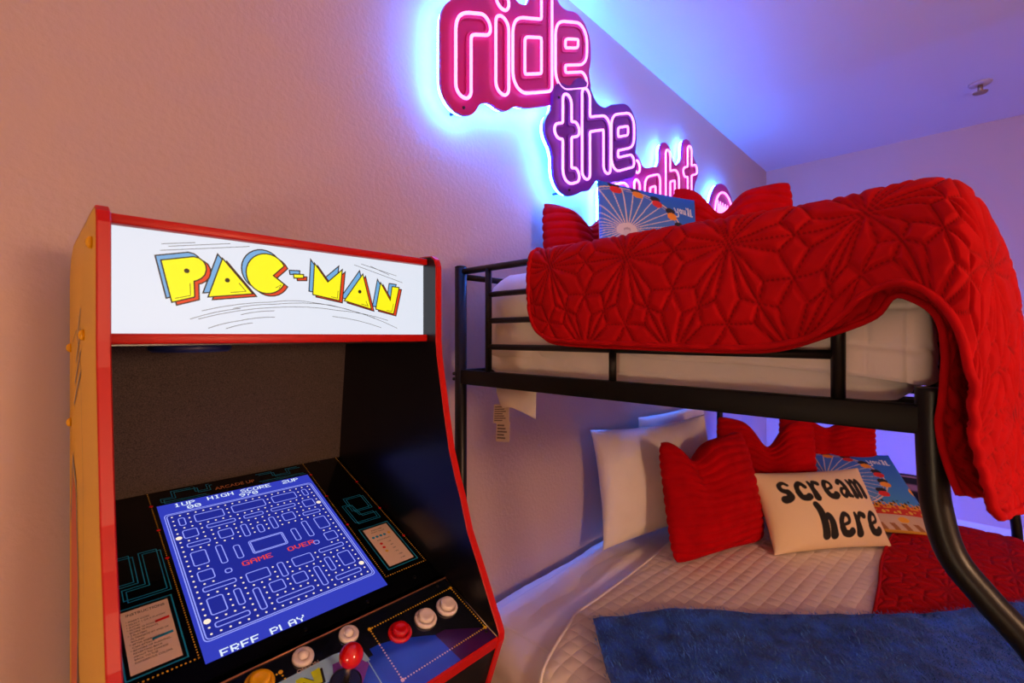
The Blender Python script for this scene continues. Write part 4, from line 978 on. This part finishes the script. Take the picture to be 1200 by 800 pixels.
# sheet roll between the coverlet and the wall
# red quilt over the front half of the lower bunk
lq = thing('quilt', 'red star-stitched quilt laid along the open side of the lower bunk', 'quilt', (2.3, -.05, .49))
rows = []
for x in (1.45, 1.6, 1.8, 2.05, 2.3, 2.55, 2.8, 2.95, 3.03):
    dz = .0 if x < 2.9 else (-.012 if x < 3 else -.06)
    rows.append([(x, .195 + .012 * math.sin(x * 6), .489 + dz), (x, .13, .492 + dz), (x, .02, .493 + dz), (x, -.1, .492 + dz), (x, -.2, .486 + dz), (x, -.262, .455 + dz), (x, -.278, .38), (x, -.282, .27)])
G4, _ = quilt(lq, 'quilted_cloth', rows, 420, 240, .2, amp=.005, seed=6, flip=True)
hem(lq, G4[:, 0])

# blue plush throw, lying diagonally over the foot end
th_ = thing('throw_blanket', 'royal blue plush throw spread diagonally over the lower bunk', 'blanket', (1.4, .2, .5))
A0 = np.array([1.168, .782]); e1 = np.array([.867, -.848]); e1 /= np.linalg.norm(e1); e2 = np.array([-.72, -.69]); e2 /= np.linalg.norm(e2)
p_, q_ = np.meshgrid(np.linspace(0, 1.40, 150), np.linspace(0, .85, 100), indexing='ij')
bow = .018 * np.sin(p_ * 5.) + .02 * np.exp(-((p_ - .2) / .12) ** 2)
Xt = A0[0] + e1[0] * p_ + e2[0] * (q_ - bow); Yt = A0[1] + e1[1] * p_ + e2[1] * (q_ - bow)
ex = np.clip(.90 - Xt, 0, 9); ey = np.clip(-.285 - Yt, 0, 9)
over = np.maximum(ex, ey)
Zt = .507 + .010 * fbm(p_, q_, 31, 13, 3) - np.clip(over, 0, .40) - .05 * (np.clip(ex, 0, .05) / .05)
onred = 1 / (1 + np.exp(-(.2 - Yt) / .02)); Zt = Zt + .010 * onred + .008 * np.exp(-((q_ - .03) / .03) ** 2)
# do not hang through the bowed post
Xt = np.where(ex > 0, .875 - .02 * np.clip(ex / .1, 0, 1) + .004 * np.sin(Yt * 30), Xt); Yt = np.where(ey > 0, -.298 - .012 * np.clip(ey / .1, 0, 1), Yt)
G = np.stack([Xt, Yt, Zt], -1)
m_blue = mat('blue_plush', (30, 88, 205), .9, noise=(20, .5), bump=(330, .9, .004), sheen=.15)
fur_ok = (over < .001)
grid_obj('plush_cloth', G, m_blue, th_, .012, flip=True)
P = G.reshape(-1, 3); ok = fur_ok.reshape(-1); P = P[ok]
nb = 42000; pi_ = RNG.integers(0, len(P), nb); bs = P[pi_] + RNG.normal(0, .006, (nb, 3)) * [1, 1, .05] + [0, 0, -.001]
an = RNG.normal(2.4, .7, nb); ln = RNG.uniform(.006, .012, nb); dv = np.stack([np.cos(an) * .75, np.sin(an) * .75, RNG.uniform(.5, 1.0, nb)], 1) * ln[:, None]
sd_ = np.stack([-np.sin(an), np.cos(an), np.zeros(nb)], 1) * .0011
V = np.stack([bs - sd_, bs + sd_, bs + dv], 1).reshape(-1, 3)
me = bpy.data.meshes.new('pile'); me.from_pydata(V.tolist(), [], np.arange(nb * 3).reshape(-1, 3).tolist()); me.materials.append(mat('blue_pile_sheen', (70, 132, 226), .8, noise=(14, .6)))  # paler blue strands: sheen of the pile tips painted into their colour
fo = bpy.data.objects.new('pile', me); C.objects.link(fo); fo.parent = th_; fo.matrix_parent_inverse = Matrix.Translation(-th_.location); fo['kind'] = 'stuff'

# pillows of the lower bunk
ZL = .482
pillow('white bed pillow leaning on the wall behind the red pillows of the lower bunk', .74, .48, .20, (1.60, 1.02), (2.30, .83), .49, .16, m_sheet, nu=80, nv=60, name='bed_pillow', concave=.09)
pillow('second white bed pillow tucked against the wall behind the first one', .70, .47, .14, (2.05, 1.085), (2.72, 1.05), .49, .04, m_sheet, nu=60, nv=50, name='bed_pillow', concave=.04)
pillow('red ribbed plush pillow with a dented top nearest the white sheet of the lower bunk', .52, .46, .20, (1.70, .755), (2.14, .59), ZL, .22, m_plush, chop=.075, rib=13, nu=130, nv=130, chop_u=-.35)
pillow('red ribbed plush pillow standing behind the lettered cream pillow', .46, .47, .16, (2.29, .83), (2.53, .44), ZL, .15, m_plush, chop=.11, rib=14, nu=120, nv=120, chop_u=.05)
pillow('red ribbed plush pillow furthest back on the lower bunk above the printed pillow', .46, .46, .16, (2.76, .68), (2.94, .27), ZL, .10, m_plush, chop=.05, rib=14, nu=110, nv=110)
pillow('ferris wheel printed pillow lying behind the lettered cream pillow', .45, .44, .08, (2.44, .41), (2.69, .045), ZL + .016, .95, m_print, nu=190, nv=190, col=ferris, concave=.03)
pillow('cream lumbar pillow printed scream here in black', .53, .32, .17, (2.03, .52), (2.46, .185), ZL + .006, .52, m_cream, nu=300, nv=200, col=groovy, concave=.06)

# navy blanket hung over the far end rail of the lower bunk
yb_ = np.linspace(.09, .27, 30); path = np.array([(3.013, .50), (3.012, .58), (3.013, .645), (3.022, .662), (3.03, .664), (3.04, .662), (3.048, .645), (3.05, .58), (3.052, .46)])
cp = catrom(path, 60); G = np.stack([np.repeat(cp[None, :, 0], 30, 0) - .002 * np.sin(yb_ * 70)[:, None], np.repeat(yb_[:, None], 60, 1), np.repeat(cp[None, :, 1], 30, 0)], -1)
nb_ = grid_obj('hung_blanket', G, mat('navy_stripe', (18, 24, 70), .85, attr='Col'), None, 0, col=_stripes(30, 60))
tag(nb_, 'navy blanket with lilac stripes hung over the far end rail of the lower bunk', 'blanket')
